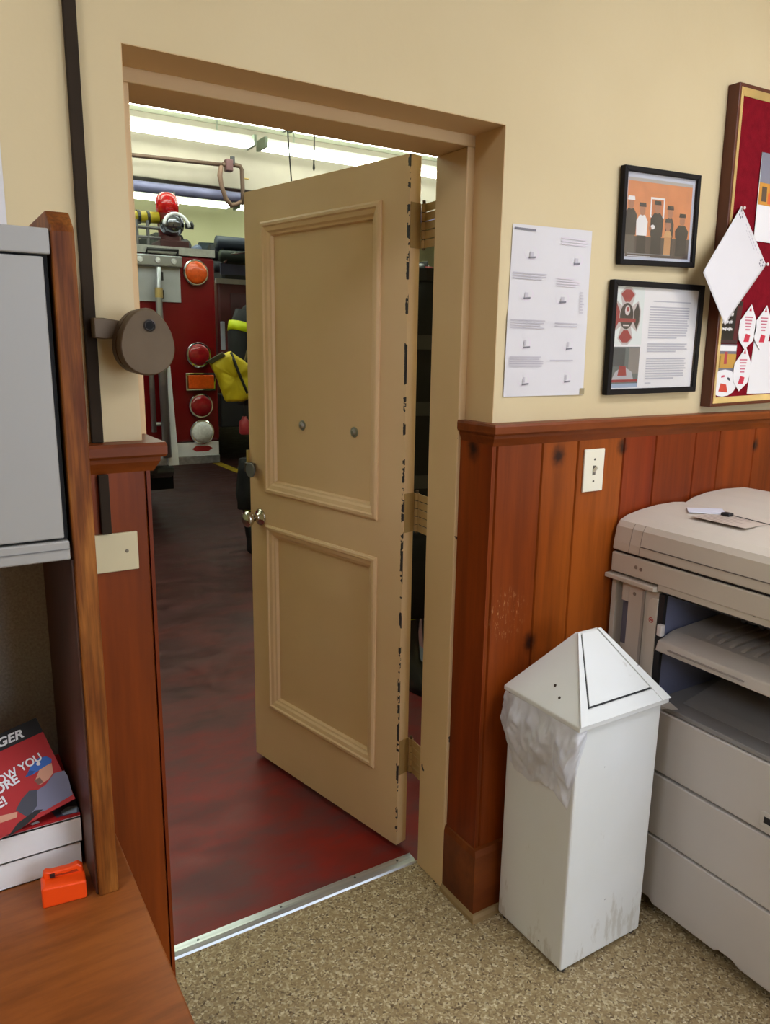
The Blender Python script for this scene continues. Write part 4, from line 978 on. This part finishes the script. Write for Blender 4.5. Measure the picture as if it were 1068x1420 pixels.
# ================================================================ GARAGE
TUBE = emit('f6fff2', GARAGE_GLOW, 'fluorescent_tube_glow')
FIXW = plain('e2e4da', 0.4, var=0.03, name='fixture_white')
def fixture(x0, x1, y, lab):
    c = thing('strip_light', lab, 'light', ((x0+x1)/2, y, 3.20), 'garage strip lights')
    MB().prism([(y-0.045, 3.30), (y+0.045, 3.30), (y+0.05, 3.265), (y-0.05, 3.265)], 'x', x0, x1).build('housing', FIXW, c)
    for d in (-0.06, 0.06):
        MB().tube([(x0+0.02, y+d, 3.235), (x1-0.02, y+d, 3.235)], 0.019, 10).build('tube', TUBE, c)
    for x in (x0, x1):
        MB().box(x-0.012, x+0.012, y-0.10, y+0.10, 3.215, 3.30).build('end_cap', plain('8f9a8a', 0.5), c)
    for x in (x0+0.3, x1-0.3):
        MB().tube([(x, y, 3.30), (x, y, 3.45)], 0.008, 8).build('hanger', plain('9aa090', 0.5), c)
L_ = [(0.35, 2.75, 4.42, 'strip light nearest the doorway, left half'), (2.80, 5.20, 4.42, 'strip light nearest the doorway, right half'),
      (0.32, 2.72, 5.12, 'strip light in front of the beam, left half'), (2.82, 5.22, 5.12, 'strip light in front of the beam, right half'),
      (1.2, 3.6, 8.05, 'strip light far behind the beam'), (3.7, 6.1, 8.05, 'strip light far behind the beam over the second engine'),
      (-1.2, 1.1, 8.05, 'strip light far left behind the beam'), (0.2, 2.6, 2.1, 'added unseen strip light just inside the garage above the door, left one'), (2.7, 5.1, 2.1, 'added unseen strip light just inside the garage above the door, right one'), (-2.4, 0.0, 2.1, 'added unseen strip light inside the garage left of the door'), (-2.4, 0.0, 3.3, 'second added unseen strip light left of the door'), (0.2, 2.6, 3.3, 'second added unseen strip light above the open door'), (1.2, 3.6, 13.0, 'added unseen strip light deep in the garage on the left'), (6.0, 8.4, 13.0, 'added unseen strip light deep in the garage on the right'), (5.2, 7.6, 9.8, 'added unseen strip light over the second engine'), (5.4, 7.8, 4.42, 'strip light nearest the doorway, far right')]  # unseen strips near the door and deep inside are added to brighten the garage
for a in L_: fixture(*a)
# grey conduit under the beam
o = MB().tube([(-3.0, 5.39, 2.822), (2.4, 5.39, 2.852), (8.5, 5.39, 2.872)], 0.045, 16).build('large_pipe', plain('77779a', 0.4, 0.2, var=0.2), smooth=True)
tag(o, 'large grey pipe slung along the bottom of the beam', 'pipe')
for x in (1.86, 3.4):
    pass
# brown gas pipe with valve and loop
GB = plain('584234', 0.55, 0.2, var=0.2, name='brown_pipe')
gp = thing('gas_pipe', 'thin brown pipe with valve and hanging loop on the beam', 'pipe', (2.2, 5.28, 3.08))
MB().tube([(-2.946, 5.28, 3.024), (1.75, 5.28, 3.058), (2.516, 5.28, 3.083)], 0.017, 10).build('run', GB, gp, smooth=True)
MB().tube([(2.516, 5.28, 3.085), (2.634, 5.28, 3.095), (2.678, 5.28, 3.091), (2.695, 5.28, 3.063), (2.698, 5.28, 2.877), (2.695, 5.28, 2.778)], 0.019, 10).build('drop', GB, gp, smooth=True)
MB().box(2.541, 2.605, 5.245, 5.315, 3.034, 3.132).build('valve', plain('5b3b3c', 0.5, 0.3), gp, bevel=0.008)
MB().box(2.583, 2.622, 5.25, 5.27, 3.093, 3.157).build('valve_handle', plain('1f1d1f', 0.5), gp, bevel=0.004)
MB().tube([(2.506, 5.28, 3.073), (2.492, 5.28, 2.994), (2.506, 5.28, 2.906), (2.541, 5.28, 2.808), (2.59, 5.28, 2.759), (2.644, 5.28, 2.778), (2.688, 5.28, 2.808)], [0.02, 0.022, 0.018, 0.02, 0.022, 0.018, 0.015], 10).build('loop', plain('6f5342', 0.6), gp, smooth=True)
MB().tube([(2.688, 5.27, 2.994), (2.752, 5.27, 2.994)], 0.006, 6).build('test_cock', plain('b79a55', 0.4, 0.7), gp)
# pull cords
for pts, lab in (([(2.13, 3.20, 3.45), (2.185, 3.2, 2.86), (2.21, 3.2, 2.55)], 'thin black cord hanging from the garage ceiling, longer one'), ([(2.385, 3.2, 3.45), (2.372, 3.2, 2.95), (2.365, 3.2, 2.70)], 'thin black cord hanging from the garage ceiling, shorter one')):
    c = thing('pull_cord', lab, 'cord', pts[0], 'pull cords')
    MB().tube(pts, 0.0045, 6).build('cord', plain('2a2826', 0.7), c)
    MB().lathe([(0, 0.005), (0.03, 0.009), (0.045, 0.003)], pts[-1], (0, 0, -1), 8).build('pull', plain('2a2826', 0.7), c)

# ---------------------------------------------------------------- fire engine seen from behind
YT = 4.50; TX0, TX1 = -0.30, 2.145
ERED = plain('76040f', 0.35, var=0.12, scale=3, name='engine_red', spec=0.3, Coat_Weight=0.15)
ESIL = plain('a9acb2', 0.3, 0.75, var=0.1, name='engine_silver'); EGR = plain('b4b7bf', 0.4, 0.3, var=0.12, name='engine_grey_plate')
EWH = plain('f0f2fc', 0.4, var=0.05, name='engine_white'); ECH = plain('d5d6da', 0.1, 1.0, var=0.05, name='engine_chrome'); EBK = plain('1a1a1c', 0.5, name='engine_black'); RUB = plain('161616', 0.85, name='tyre_rubber')
t = NT('diamond_plate'); v = t.n('ShaderNodeTexChecker', i_Scale=60.0); t.l(t.co(), v.inputs['Vector'])
t.color(t.ramp(t.noise(30, 2), [(0.3, '9a9ba3'), (0.7, 'b9bac2')])); t.bump(v.outputs['Fac'], 0.5, 0.004); DPLATE = t.set(0.35, 0.7)
LAMP_OR = plain('e2571a', 0.25, var=0.15, scale=60, name='amber_lens', Coat_Weight=0.6); LAMP_RD = plain('9c1420', 0.2, var=0.15, scale=60, name='red_lens', Coat_Weight=0.6); LAMP_WH = plain('f0f2f8', 0.25, var=0.15, scale=60, name='clear_lens', Coat_Weight=0.6)
fe = thing('fire_engine', 'dark red fire engine seen from behind with round tail lights', 'fire engine', (0.92, 7.5, 0))
MB().box(TX0, TX1, YT, 10.4, 0.80, 2.22).build('body', ERED, fe, bevel=0.02)
MB().box(TX0+0.15, TX1-0.15, 10.42, 12.4, 0.6, 2.5).build('cab', ERED, fe, bevel=0.08)
MB().box(0.2, 1.6, YT+0.3, 12.2, 0.50, 0.80).build('chassis', EBK, fe)
MB().box(TX0, TX1+0.002, YT-0.012, YT+0.03, 2.222, 2.278).build('top_band', plain('a9a8a4', 0.5, 0.3, var=0.15, scale=40), fe)
MB().box(TX0, TX1, YT+0.03, 10.3, 2.222, 2.26).build('hose_bed_rail', EGR, fe)
# rear step and white side piece
st_ = MB().box(TX0, 2.128, YT-0.02, YT+0.02, 0.69, 0.795).build('rear_panel', EWH, fe)
MB().box(1.785, 2.13, YT-0.035, YT+0.02, 0.625, 0.690).build('step_edge', DPLATE, fe, bevel=0.004)
MB().box(TX0, 1.70, YT-0.030, YT+0.02, 0.63, 0.69).build('step_edge', DPLATE, fe, bevel=0.004)
MB().hull([(1.728, YT-0.05, 1.40), (1.752, YT-0.05, 1.40), (1.785, YT-0.06, 0.63), (1.705, YT-0.06, 0.63)], [(1.728, YT, 1.40), (1.752, YT, 1.40), (1.785, YT, 0.63), (1.705, YT, 0.63)]).build('white_upright', EWH, fe, bevel=0.003)
pl = Plane2D((1.99, YT-0.021, 0.745), (1, 0, 0), (0, 0, 1))
prints('emblem', pl, [(plain('a5232c', 0.4), [(-0.085, 0), (-0.05, -0.022), (0.05, -0.022), (0.085, 0), (0.05, 0.022), (-0.05, 0.022)])], st_)
def tail(z, x, mat, name, rr=0.098):
    l = MB().lathe([(0, rr), (0.03, rr), (0.038, rr*0.93), (0.038, rr*0.86)], (x, YT, z), (0, -1, 0), 32).build('lamp_bezel', ECH, fe, smooth=False)
    MB().lathe([(0.0, rr*0.86), (0.040, rr*0.86), (0.052, rr*0.70), (0.060, rr*0.35), (0.062, 0.0003)], (x, YT, z), (0, -1, 0), 32).build(name, mat, l, smooth=True)
    return l
tail(2.10, 1.987, LAMP_OR, 'amber_lens'); tail(1.484, 1.985, LAMP_RD, 'red_lens'); tail(1.088, 1.990, LAMP_RD, 'red_lens'); tail(0.878, 1.992, LAMP_WH, 'clear_lens')
l = MB().box(1.875, 2.115, YT-0.03, YT, 1.205, 1.345).build('lamp_bezel', ECH, fe, bevel=0.006)
MB().box(1.892, 2.098, YT-0.048, YT-0.03, 1.222, 1.328).build('amber_lens', LAMP_OR, l, bevel=0.008)
# silver plate, light bar, handle, pole
MB().box(1.40, 1.868, YT-0.012, YT, 1.875, 2.13).build('grey_plate', EGR, fe)
lb = MB().box(1.30, 1.875, YT-0.06, YT, 2.128, 2.208).build('light_bar', ESIL, fe, bevel=0.008)
for x in (1.40, 1.56, 1.69, 1.81): MB().lathe([(0, 0.022), (0.008, 0.02), (0.010, 0.0003)], (x, YT-0.06, 2.168), (0, -1, 0), 14).build('bar_lamp', plain('e6e8ee', 0.2, 0.3), lb)
MB().tube([(1.62, YT-0.02, 2.215), (1.62, YT-0.05, 2.245), (1.85, YT-0.05, 2.25), (1.85, YT-0.02, 2.218)], 0.011, 8).build('grab_handle', EBK, fe)
MB().tube([(1.690, YT-0.08, 2.12), (1.680, YT-0.08, 1.95), (1.678, YT-0.08, 1.60), (1.690, YT-0.08, 0.70)], [0.018, 0.022, 0.033, 0.033], 12).build('pole', ESIL, fe, smooth=True)
MB().lathe([(0, 0.03), (0.07, 0.03)], (1.682, YT-0.08, 1.90), (0, 0, 1), 12).build('pole_collar', plain('c9b27a', 0.4, 0.6), fe)
MB().tube([(1.60, YT-0.07, 1.80), (1.60, YT-0.07, 0.90)], 0.02, 10).build('hand_rail', ESIL, fe, smooth=True)
MB().tube([(1.60, YT-0.07, 0.96), (1.72, YT-0.07, 0.96)], 0.016, 10).build('hand_rail_bracket', ESIL, fe)
for z in (2.06, 1.93): MB().box(1.705, 1.735, YT-0.03, YT-0.012, z-0.03, z+0.03).build('latch', EBK, fe)
# wheels under the overhang
for x0, x1 in ((1.62, 1.90), (1.92, 2.10), (-0.26, -0.08), (-0.06, 0.22)):
    w = MB().lathe([(0, 0.36), (0.03, 0.46), (0.07, 0.48), (x1-x0-0.07, 0.48), (x1-x0-0.03, 0.46), (x1-x0, 0.36)], (x0, 6.9, 0.48), (1, 0, 0), 32).build('tyre', RUB, fe)
    MB().lathe([(0, 0.30), (0.02, 0.33), (x1-x0-0.02, 0.33), (x1-x0, 0.30)], (x0+0.002, 6.9, 0.48), (1, 0, 0), 24).build('rim', ESIL, w)
MB().tube([(1.58, 4.9, 0.60), (1.70, 4.9, 0.52), (1.86, 5.0, 0.50)], 0.06, 10).build('tail_pipe', plain('6d6f73', 0.5, 0.5), fe)
MB().box(1.45, 1.95, 5.2, 5.7, 0.30, 0.62).build('mud_flap', RUB, fe)
# beacon and gear on top
bc = MB().lathe([(0, 0.10), (0.03, 0.10), (0.05, 0.085), (0.11, 0.085)], (1.848, YT+0.15, 2.262), (0, 0, 1), 20).build('beacon_base', plain('4a1216', 0.5), fe)
MB().lathe([(0.0, 0.085), (0.08, 0.085), (0.12, 0.078), (0.15, 0.055), (0.16, 0.0003)], (1.838, YT+0.15, 2.53), (0, 0, 1), 24).build('beacon_lens', plain('c81018', 0.15, var=0.2, scale=12, name='beacon_red', Coat_Weight=0.8, Emission_Strength=0.0), bc, smooth=True)
MB().lathe([(0.0, 0.07), (0.16, 0.085)], (1.838, YT+0.15, 2.372), (0, 0, 1), 20).build('beacon_column', plain('6a0d14', 0.4), bc)
MB().lathe([(0, 0.0003), (0.006, 0.035), (0.025, 0.068), (0.055, 0.088), (0.085, 0.094), (0.10, 0.094)], (1.868, YT+0.02, 2.385), (-0.25, 0.62, 0.74), 28).build('spot_lamp', plain('8a8c98', 0.15, 0.9, var=0.1), fe, smooth=True)
MB().tube([(1.868+0.095*math.cos(a)-0.01, YT-0.02+0.03*math.sin(a), 2.42+0.10*math.sin(a)) for a in [0.1+0.29*k for k in range(11)]], 0.013, 8).build('lamp_guard', EWH, fe, smooth=True)
MB().lathe([(0, 0.02), (0.06, 0.03), (0.07, 0.0003)], (1.93, YT+0.02, 2.44), (0.9, -0.3, 0.1), 10).build('lamp_knob', EBK, fe)
MB().tube([(1.20, YT+0.12, 2.47), (1.55, YT+0.12, 2.485), (1.76, YT+0.12, 2.495)], 0.042, 12).build('yellow_nozzle', plain('b3a01e', 0.45, var=0.15), fe, smooth=True)
for x in (1.60, 1.67): MB().lathe([(0, 0.05), (0.02, 0.05)], (x, YT+0.12, 2.487), (1, 0.0, 0.05), 14).build('nozzle_ring', EBK, fe)
for z in (2.33, 2.40): MB().tube([(TX0+0.2, YT+0.06, z), (1.75, YT+0.06, z+0.01)], 0.012, 8).build('rack_rail', plain('6e6d70', 0.4, 0.5), fe)
for x in (1.42, 1.58, 1.66): MB().tube([(x, YT+0.06, 2.26), (x, YT+0.06, 2.46)], 0.012, 8).build('rack_post', plain('6e6d70', 0.4, 0.5), fe)
MB().box(1.74, 1.96, YT+0.02, YT+0.28, 2.262, 2.33).build('beacon_stand', plain('3e1013', 0.6), fe, bevel=0.01)
for k, (x, z, r_) in enumerate([(2.00, 2.31, 0.05), (2.10, 2.29, 0.035), (1.95, 2.35, 0.04)]):
    MB().tube([(x-0.05, YT+0.25+0.1*k, z), (x+0.03, YT+0.35, z+0.03), (x+0.06, YT+0.6, z)], [r_*0.7, r_, r_*0.8], 10).build('hose_end', [EBK, plain('5a6784', 0.4), EBK][k], fe, smooth=True)
MB().box(1.88, 2.13, YT+0.7, 9.5, 2.262, 2.47).build('hose_stack', plain('33352f', 0.8, var=0.3, scale=10), fe, bevel=0.02)
MB().tube([(2.06, 5.2, 2.30), (2.06, 5.2, 2.80)], 0.012, 8).build('antenna', plain('55585a', 0.4, 0.4), fe)

# ---------------------------------------------------------------- second engine further back
f2 = thing('fire_engine', 'dark red fire engine further back behind the yellow bag', 'fire engine', (4.6, 10.0, 0))
DR2 = plain('5a1018', 0.35, var=0.2, scale=3, name='engine_dark_red', Coat_Weight=0.3)
MB().box(3.62, 6.0, 8.0, 13.4, 0.95, 2.36).build('body', DR2, f2, bevel=0.03)
MB().box(3.60, 6.02, 7.95, 13.3, 0.52, 0.95).build('running_board', plain('141315', 0.6), f2, bevel=0.02)
MB().box(3.60, 6.0, 7.97, 8.02, 2.31, 2.37).build('body_trim', plain('b7b3ae', 0.4, 0.4), f2)
MB().box(3.72, 5.9, 7.99, 13.2, 2.37, 2.62).build('equipment_deck', plain('2a2b30', 0.6, var=0.3), f2)
MB().tube([(3.66, 7.98, 2.64), (5.9, 7.98, 2.66)], 0.07, 12).build('hard_hose', plain('2f3a30', 0.6), f2, smooth=True)
MB().tube([(3.66, 8.1, 2.80), (5.9, 8.1, 2.80)], 0.09, 12).build('hard_hose', plain('3c4456', 0.5), f2, smooth=True)
MB().box(3.66, 5.9, 7.985, 8.0, 2.42, 2.55).build('deck_strip', plain('565a78', 0.5), f2)
MB().tube([(3.70, 7.96, 2.56), (3.78, 7.93, 2.66), (3.98, 7.93, 2.70), (4.0, 7.96, 2.6)], 0.018, 8).build('grab_rail', ECH, f2)
MB().box(3.78, 5.84, 7.985, 8.0, 1.15, 2.20).build('shutter', plain('4a1a20', 0.4, var=0.2), f2, bevel=0.01)
MB().box(3.64, 3.70, 7.98, 8.0, 1.5, 1.85).build('corner_lamp', plain('c9d2e6', 0.2, var=0.1), f2, bevel=0.01)
for x in (3.70, 5.6):
    w = MB().lathe([(0, 0.36), (0.04, 0.48), (0.22, 0.48), (0.26, 0.36)], (x, 9.4, 0.48), (1, 0, 0), 28).build('tyre', RUB, f2)
    MB().lathe([(0, 0.30), (0.03, 0.32), (0.23, 0.32), (0.258, 0.30)], (x+0.001, 9.4, 0.48), (1, 0, 0), 20).build('rim', ESIL, w)
for k, (y, z, r_, cc) in enumerate([(8.3, 2.70, 0.10, '23252b'), (8.7, 2.78, 0.09, '2c3a44'), (8.15, 2.52, 0.07, '31343c')]):
    MB().tube([(3.64, y, z), (4.4, y, z+0.03), (5.9, y, z)], r_, 12).build('hard_hose', plain(cc, 0.6), f2, smooth=True)
MB().tube([(3.70, 8.05, 2.37), (3.72, 8.05, 2.80)], 0.015, 8).build('antenna', plain('55585a', 0.4, 0.4), f2)
f2.location.x -= 0.22
# bright window high in the far end of the bay
wn = struct(MB().box(3.05, 3.75, 13.9, 14.02, 0.75, 1.6).build('window_1', plain('dfe3ea', 0.4)), 'bright pane low in the far garage wall')
MB().box(3.12, 3.68, 13.88, 13.9, 0.82, 1.53).build('pane', emit('dfe9ff', 1.6, 'daylight_pane'), wn)

# ---------------------------------------------------------------- turnout gear on a rack behind the door
LIME = plain('c6d816', 0.5, var=0.1, name='lime_reflective'); NAVY = plain('17181c', 0.85, var=0.3, scale=14, name='black_turnout_cloth'); TANC = plain('6f5b35', 0.85, var=0.2, scale=14, name='tan_turnout_cloth'); SILV = plain('b9bdc2', 0.35, var=0.1)
RK = plain('3a3c40', 0.5, 0.4, name='rack_steel')
rk = thing('gear_rack', 'dark steel gear rack standing behind the open door', 'rack', (2.9, 3.85, 0))
for x in (2.42, 2.74, 3.45, 4.15):
    MB().box(x-0.015, x+0.015, 4.23, 4.26, 0.0, 2.1).build('post', RK, rk)
    MB().box(x-0.015, x+0.015, 3.90, 4.26, 0.0, 0.03).build('foot_bar', RK, rk)
MB().hull([(2.42, 4.225, 2.005), (2.43, 4.245, 2.005), (2.21, 3.875, 2.005), (2.195, 3.86, 2.005)], [(2.42, 4.225, 2.025), (2.43, 4.245, 2.025), (2.21, 3.875, 2.025), (2.195, 3.86, 2.025)]).build('side_arm', RK, rk)
for z in (1.95, 1.20, 0.40): MB().box(2.40, 4.17, 4.235, 4.255, z, z+0.03).build('cross_bar', RK, rk)
MB().box(2.40, 4.17, 3.95, 4.25, 2.08, 2.10).build('top_shelf', RK, rk)
def coat(x, y, label, body, stripe, zt=1.92, zb=1.12, w=0.24):
    c = thing('turnout_coat', label, 'coat', (x, y, zb), 'turnout gear on the rack')
    def loop(z, a, b, n=20, ph=0.0, wav=0.0): return [(x+a*math.cos(t_)*(1+wav*math.sin(5*t_+ph)), y+b*math.sin(t_)*(1+wav*math.sin(7*t_+ph)), z) for t_ in [2*math.pi*k/n for k in range(n)]]
    lo = []
    for f, a, b, wv in ((1.0, 0.30, 0.35, 0), (0.97, 0.45, 0.55, 0.02), (0.90, 0.85, 0.8, 0.03), (0.82, 1.0, 1.0, 0.04), (0.6, 0.93, 1.0, 0.05), (0.35, 0.95, 1.05, 0.06), (0.12, 1.02, 1.1, 0.08), (0.0, 1.05, 1.12, 0.08)):
        lo.append(loop(zb+(zt-zb)*f, w*a, 0.13*b, ph=f*2, wav=wv))
    MB().loft(lo).build('torso', body, c, smooth=True)
    for sgn in (-1, 1):
        MB().tube([(x+sgn*w*0.75, y, zt-0.13), (x+sgn*w*1.08, y-0.02, zt-0.28), (x+sgn*w*1.15, y-0.04, zt-0.50), (x+sgn*w*1.10, y-0.07, zt-0.70)], [0.085, 0.085, 0.075, 0.068], 12).build('sleeve', body, c, smooth=True)
        MB().tube([(x+sgn*w*1.148, y-0.04, zt-0.50), (x+sgn*w*1.125, y-0.055, zt-0.58)], [0.081, 0.078], 12).build('sleeve_band', stripe, c, smooth=True)
        MB().tube([(x+sgn*w*0.98, y-0.012, zt-0.20), (x+sgn*w*1.06, y-0.018, zt-0.265)], [0.092, 0.09], 12).build('sleeve_band', stripe, c, smooth=True)
    for f in (0.70, 0.42, 0.10):
        z = zb+(zt-zb)*f
        MB().loft([loop(z, w*1.055, 0.150, wav=0.05, ph=f*2), loop(z+0.06, w*1.055, 0.150, wav=0.05, ph=f*2)], cap=False).build('band', stripe, c, smooth=True)
    MB().lathe([(0, 0.05), (0.02, 0.075), (0.07, 0.07)], (x, y, zt-0.03), (0, 0, 1), 14).build('collar', body, c)
    return c
coat(2.36, 4.03, 'black turnout coat with lime bands behind the door edge', NAVY, LIME, w=0.20)
coat(3.07, 4.02, 'tan turnout coat in the middle of the rack', TANC, LIME)
coat(3.80, 4.02, 'black turnout coat on the rack seen through the hinge gap', NAVY, LIME)
def helmet(x, y, z, col, label):
    c = thing('fire_helmet', label, 'helmet', (x, y, z), 'helmets on the rack')
    MB().lathe([(0, 0.165), (0.015, 0.17), (0.02, 0.125), (0.07, 0.12), (0.12, 0.095), (0.15, 0.05), (0.157, 0.0003)], (x, y, z), (0, 0, 1), 24).build('shell', col, c, smooth=True)
    MB().prism([(y-0.125, z+0.03), (y-0.135, z+0.10), (y-0.115, z+0.125), (y-0.105, z+0.03)], 'x', x-0.035, x+0.035).build('front_badge', plain('8b1a1a', 0.5), c)
    MB().box(x-0.006, x+0.006, y-0.10, y+0.10, z+0.10, z+0.168).build('ridge', col, c, bevel=0.004)
helmet(3.80, 4.08, 2.101, plain('1b1b1d', 0.35), 'black fire helmet on the rack shelf')
helmet(3.07, 4.08, 2.101, plain('c9a21c', 0.35), 'yellow fire helmet on the rack shelf')
# yellow bag hanging at the rack end
YEL = plain('c9b416', 0.55, var=0.12, scale=8, bump=0.2, bscale=20, name='yellow_vinyl'); 
yb = thing('yellow_bag', 'yellow vinyl bag with dark piping hanging beside the door edge', 'bag', (1.95, 3.7, 1.16))
front = [(1.79, 1.455), (1.865, 1.490), (1.945, 1.515), (2.01, 1.475), (2.075, 1.430), (2.092, 1.31), (2.10, 1.20), (2.02, 1.175), (1.905, 1.178), (1.885, 1.22), (1.875, 1.26), (1.835, 1.36)]
def resample(pts, n):
    L = []; tot = 0
    for i in range(len(pts)):
        q, w = Vector(pts[i]), Vector(pts[(i+1) % len(pts)]); L.append((tot, q, w)); tot += (w-q).length
    out = []
    for k in range(n):
        d = tot*k/n; s0, q, w = [e for e in L if e[0] <= d+1e-9][-1]
        out.append(q.lerp(w, min(1, (d-s0)/max(1e-9, (w-q).length))))
    return out
fr_ = resample(front, 48); ctr = Vector((1.965, 1.34))
loops = []
for y, sc, dx in ((3.640, 0.02, 0.0), (3.636, 0.30, 0.0), (3.634, 0.60, 0.0), (3.638, 0.85, 0.0), (3.648, 0.97, 0.0), (3.665, 1.0, 0.0), (3.71, 1.03, 0.015), (3.76, 1.02, 0.035), (3.80, 0.98, 0.05), (3.83, 0.85, 0.055), (3.835, 0.4, 0.055), (3.835, 0.02, 0.055)):
    lp = []
    for q in fr_:
        w = ctr+(q-ctr)*sc
        nz = noise.noise(Vector((w.x*16, y*9, w.y*16)))*0.020+noise.noise(Vector((w.x*38, y*20, w.y*38)))*0.008
        lp.append((w.x+dx+nz*0.4, y+nz, w.y+nz*0.5))
    loops.append(lp)
MB().loft(loops).build('pouch', YEL, yb, smooth=True)
MB().tube([(1.945, 3.650, 1.512), (1.958, 3.626, 1.46), (1.985, 3.618, 1.38), (2.015, 3.618, 1.31), (2.05, 3.630, 1.235)], 0.010, 8).build('piping', EBK, yb)
MB().hull([(1.755, 3.63, 1.45), (1.80, 3.63, 1.435), (1.90, 3.63, 1.492), (1.875, 3.63, 1.51)], [(1.79, 3.70, 1.455), (1.82, 3.70, 1.44), (1.93, 3.70, 1.50), (1.90, 3.70, 1.515)]).build('mouth', plain('3b3418', 0.8), yb, bevel=0.005)
MB().tube([(2.10, 3.80, 1.44), (2.17, 3.845, 1.62), (2.195, 3.855, 2.005)], 0.008, 8).build('strap', plain('4a3e1c', 0.7), yb)
# bunker trousers and boots below the coats
def boots(x, y, label):
    c = thing('boot_pair', label, 'boots', (x, y, 0), 'boots under the rack')
    for s in (-0.085, 0.085):
        lo = []
        for z, cy, a, b in ((0.0, -0.06, 0.050, 0.145), (0.03, -0.06, 0.050, 0.145), (0.08, -0.05, 0.047, 0.13), (0.13, 0.0, 0.050, 0.085), (0.25, 0.02, 0.058, 0.072), (0.36, 0.02, 0.066, 0.078), (0.40, 0.02, 0.066, 0.078)):
            lo.append([(x+s+a*math.cos(t_), y+cy+b*math.sin(t_), z) for t_ in [2*math.pi*k/16 for k in range(16)]])
        b_ = MB().loft(lo).build('boot', plain('161718', 0.5), c, smooth=True)
        MB().loft([[(x+s+0.0675*math.cos(t_), y+0.02+0.0795*math.sin(t_), z) for t_ in [2*math.pi*k/16 for k in range(16)]] for z in (0.33, 0.36)], cap=False).build('boot_band', LIME, b_)
    lo = []
    for z, a, b, wv in ((0.34, 0.19, 0.115, 0.05), (0.45, 0.185, 0.12, 0.12), (0.55, 0.19, 0.125, 0.05), (0.64, 0.18, 0.12, 0.10), (0.72, 0.17, 0.11, 0.04)):
        lo.append([(x+a*math.cos(t_)*(1+wv*math.sin(6*t_+z*20)), y+0.02+b*math.sin(t_)*(1+wv*math.cos(5*t_+z*17)), z) for t_ in [2*math.pi*k/22 for k in range(22)]])
    MB().loft(lo).build('trousers', NAVY, c, smooth=True)
boots(2.27, 3.93, 'black boots with bunched trousers behind the door edge')
boots(3.07, 4.0, 'black boots with bunched trousers in the middle of the rack')
boots(3.80, 4.0, 'black boots with bunched trousers at the right rack end')
# small red canister hanging on the rack
c = thing('red_canister', 'small red canister on the rack beside the door edge', 'canister', (2.075, 3.78, 0.93))
MB().lathe([(0, 0.03), (0.01, 0.04), (0.09, 0.04), (0.115, 0.02), (0.13, 0.018)], (2.075, 3.76, 0.93), (0, 0, 1), 16).build('bottle', plain('b23a44', 0.4), c, smooth=True)
MB().tube([(2.075, 3.76, 1.055), (2.075, 3.76, 1.12), (2.07, 3.76, 1.172)], 0.005, 6).build('lanyard', EBK, c)

# stand, coat and boots added to darken the hinge gap
cs = thing('added_coat_stand', 'dark coat stand added behind the open door to fill the gap', 'coat stand', (2.02, 1.66, 0))
MB().lathe([(0, 0.20), (0.015, 0.20), (0.03, 0.03)], (2.02, 1.66, 0), (0, 0, 1), 24).build('base', RK, cs)
MB().tube([(2.02, 1.66, 0.02), (2.02, 1.66, 1.95)], 0.018, 10).build('pole', RK, cs)
MB().tube([(2.02, 1.66, 1.93), (2.02, 1.55, 1.96), (2.02, 1.49, 1.94)], 0.010, 8).build('hook', RK, cs)
coat(2.02, 1.42, 'black turnout coat on the stand added to darken the hinge gap', NAVY, plain('3c3d40', 0.7), zt=1.86, zb=0.85, w=0.22)
boots(2.02, 1.36, 'black boots with bunched trousers added to darken the hinge gap')
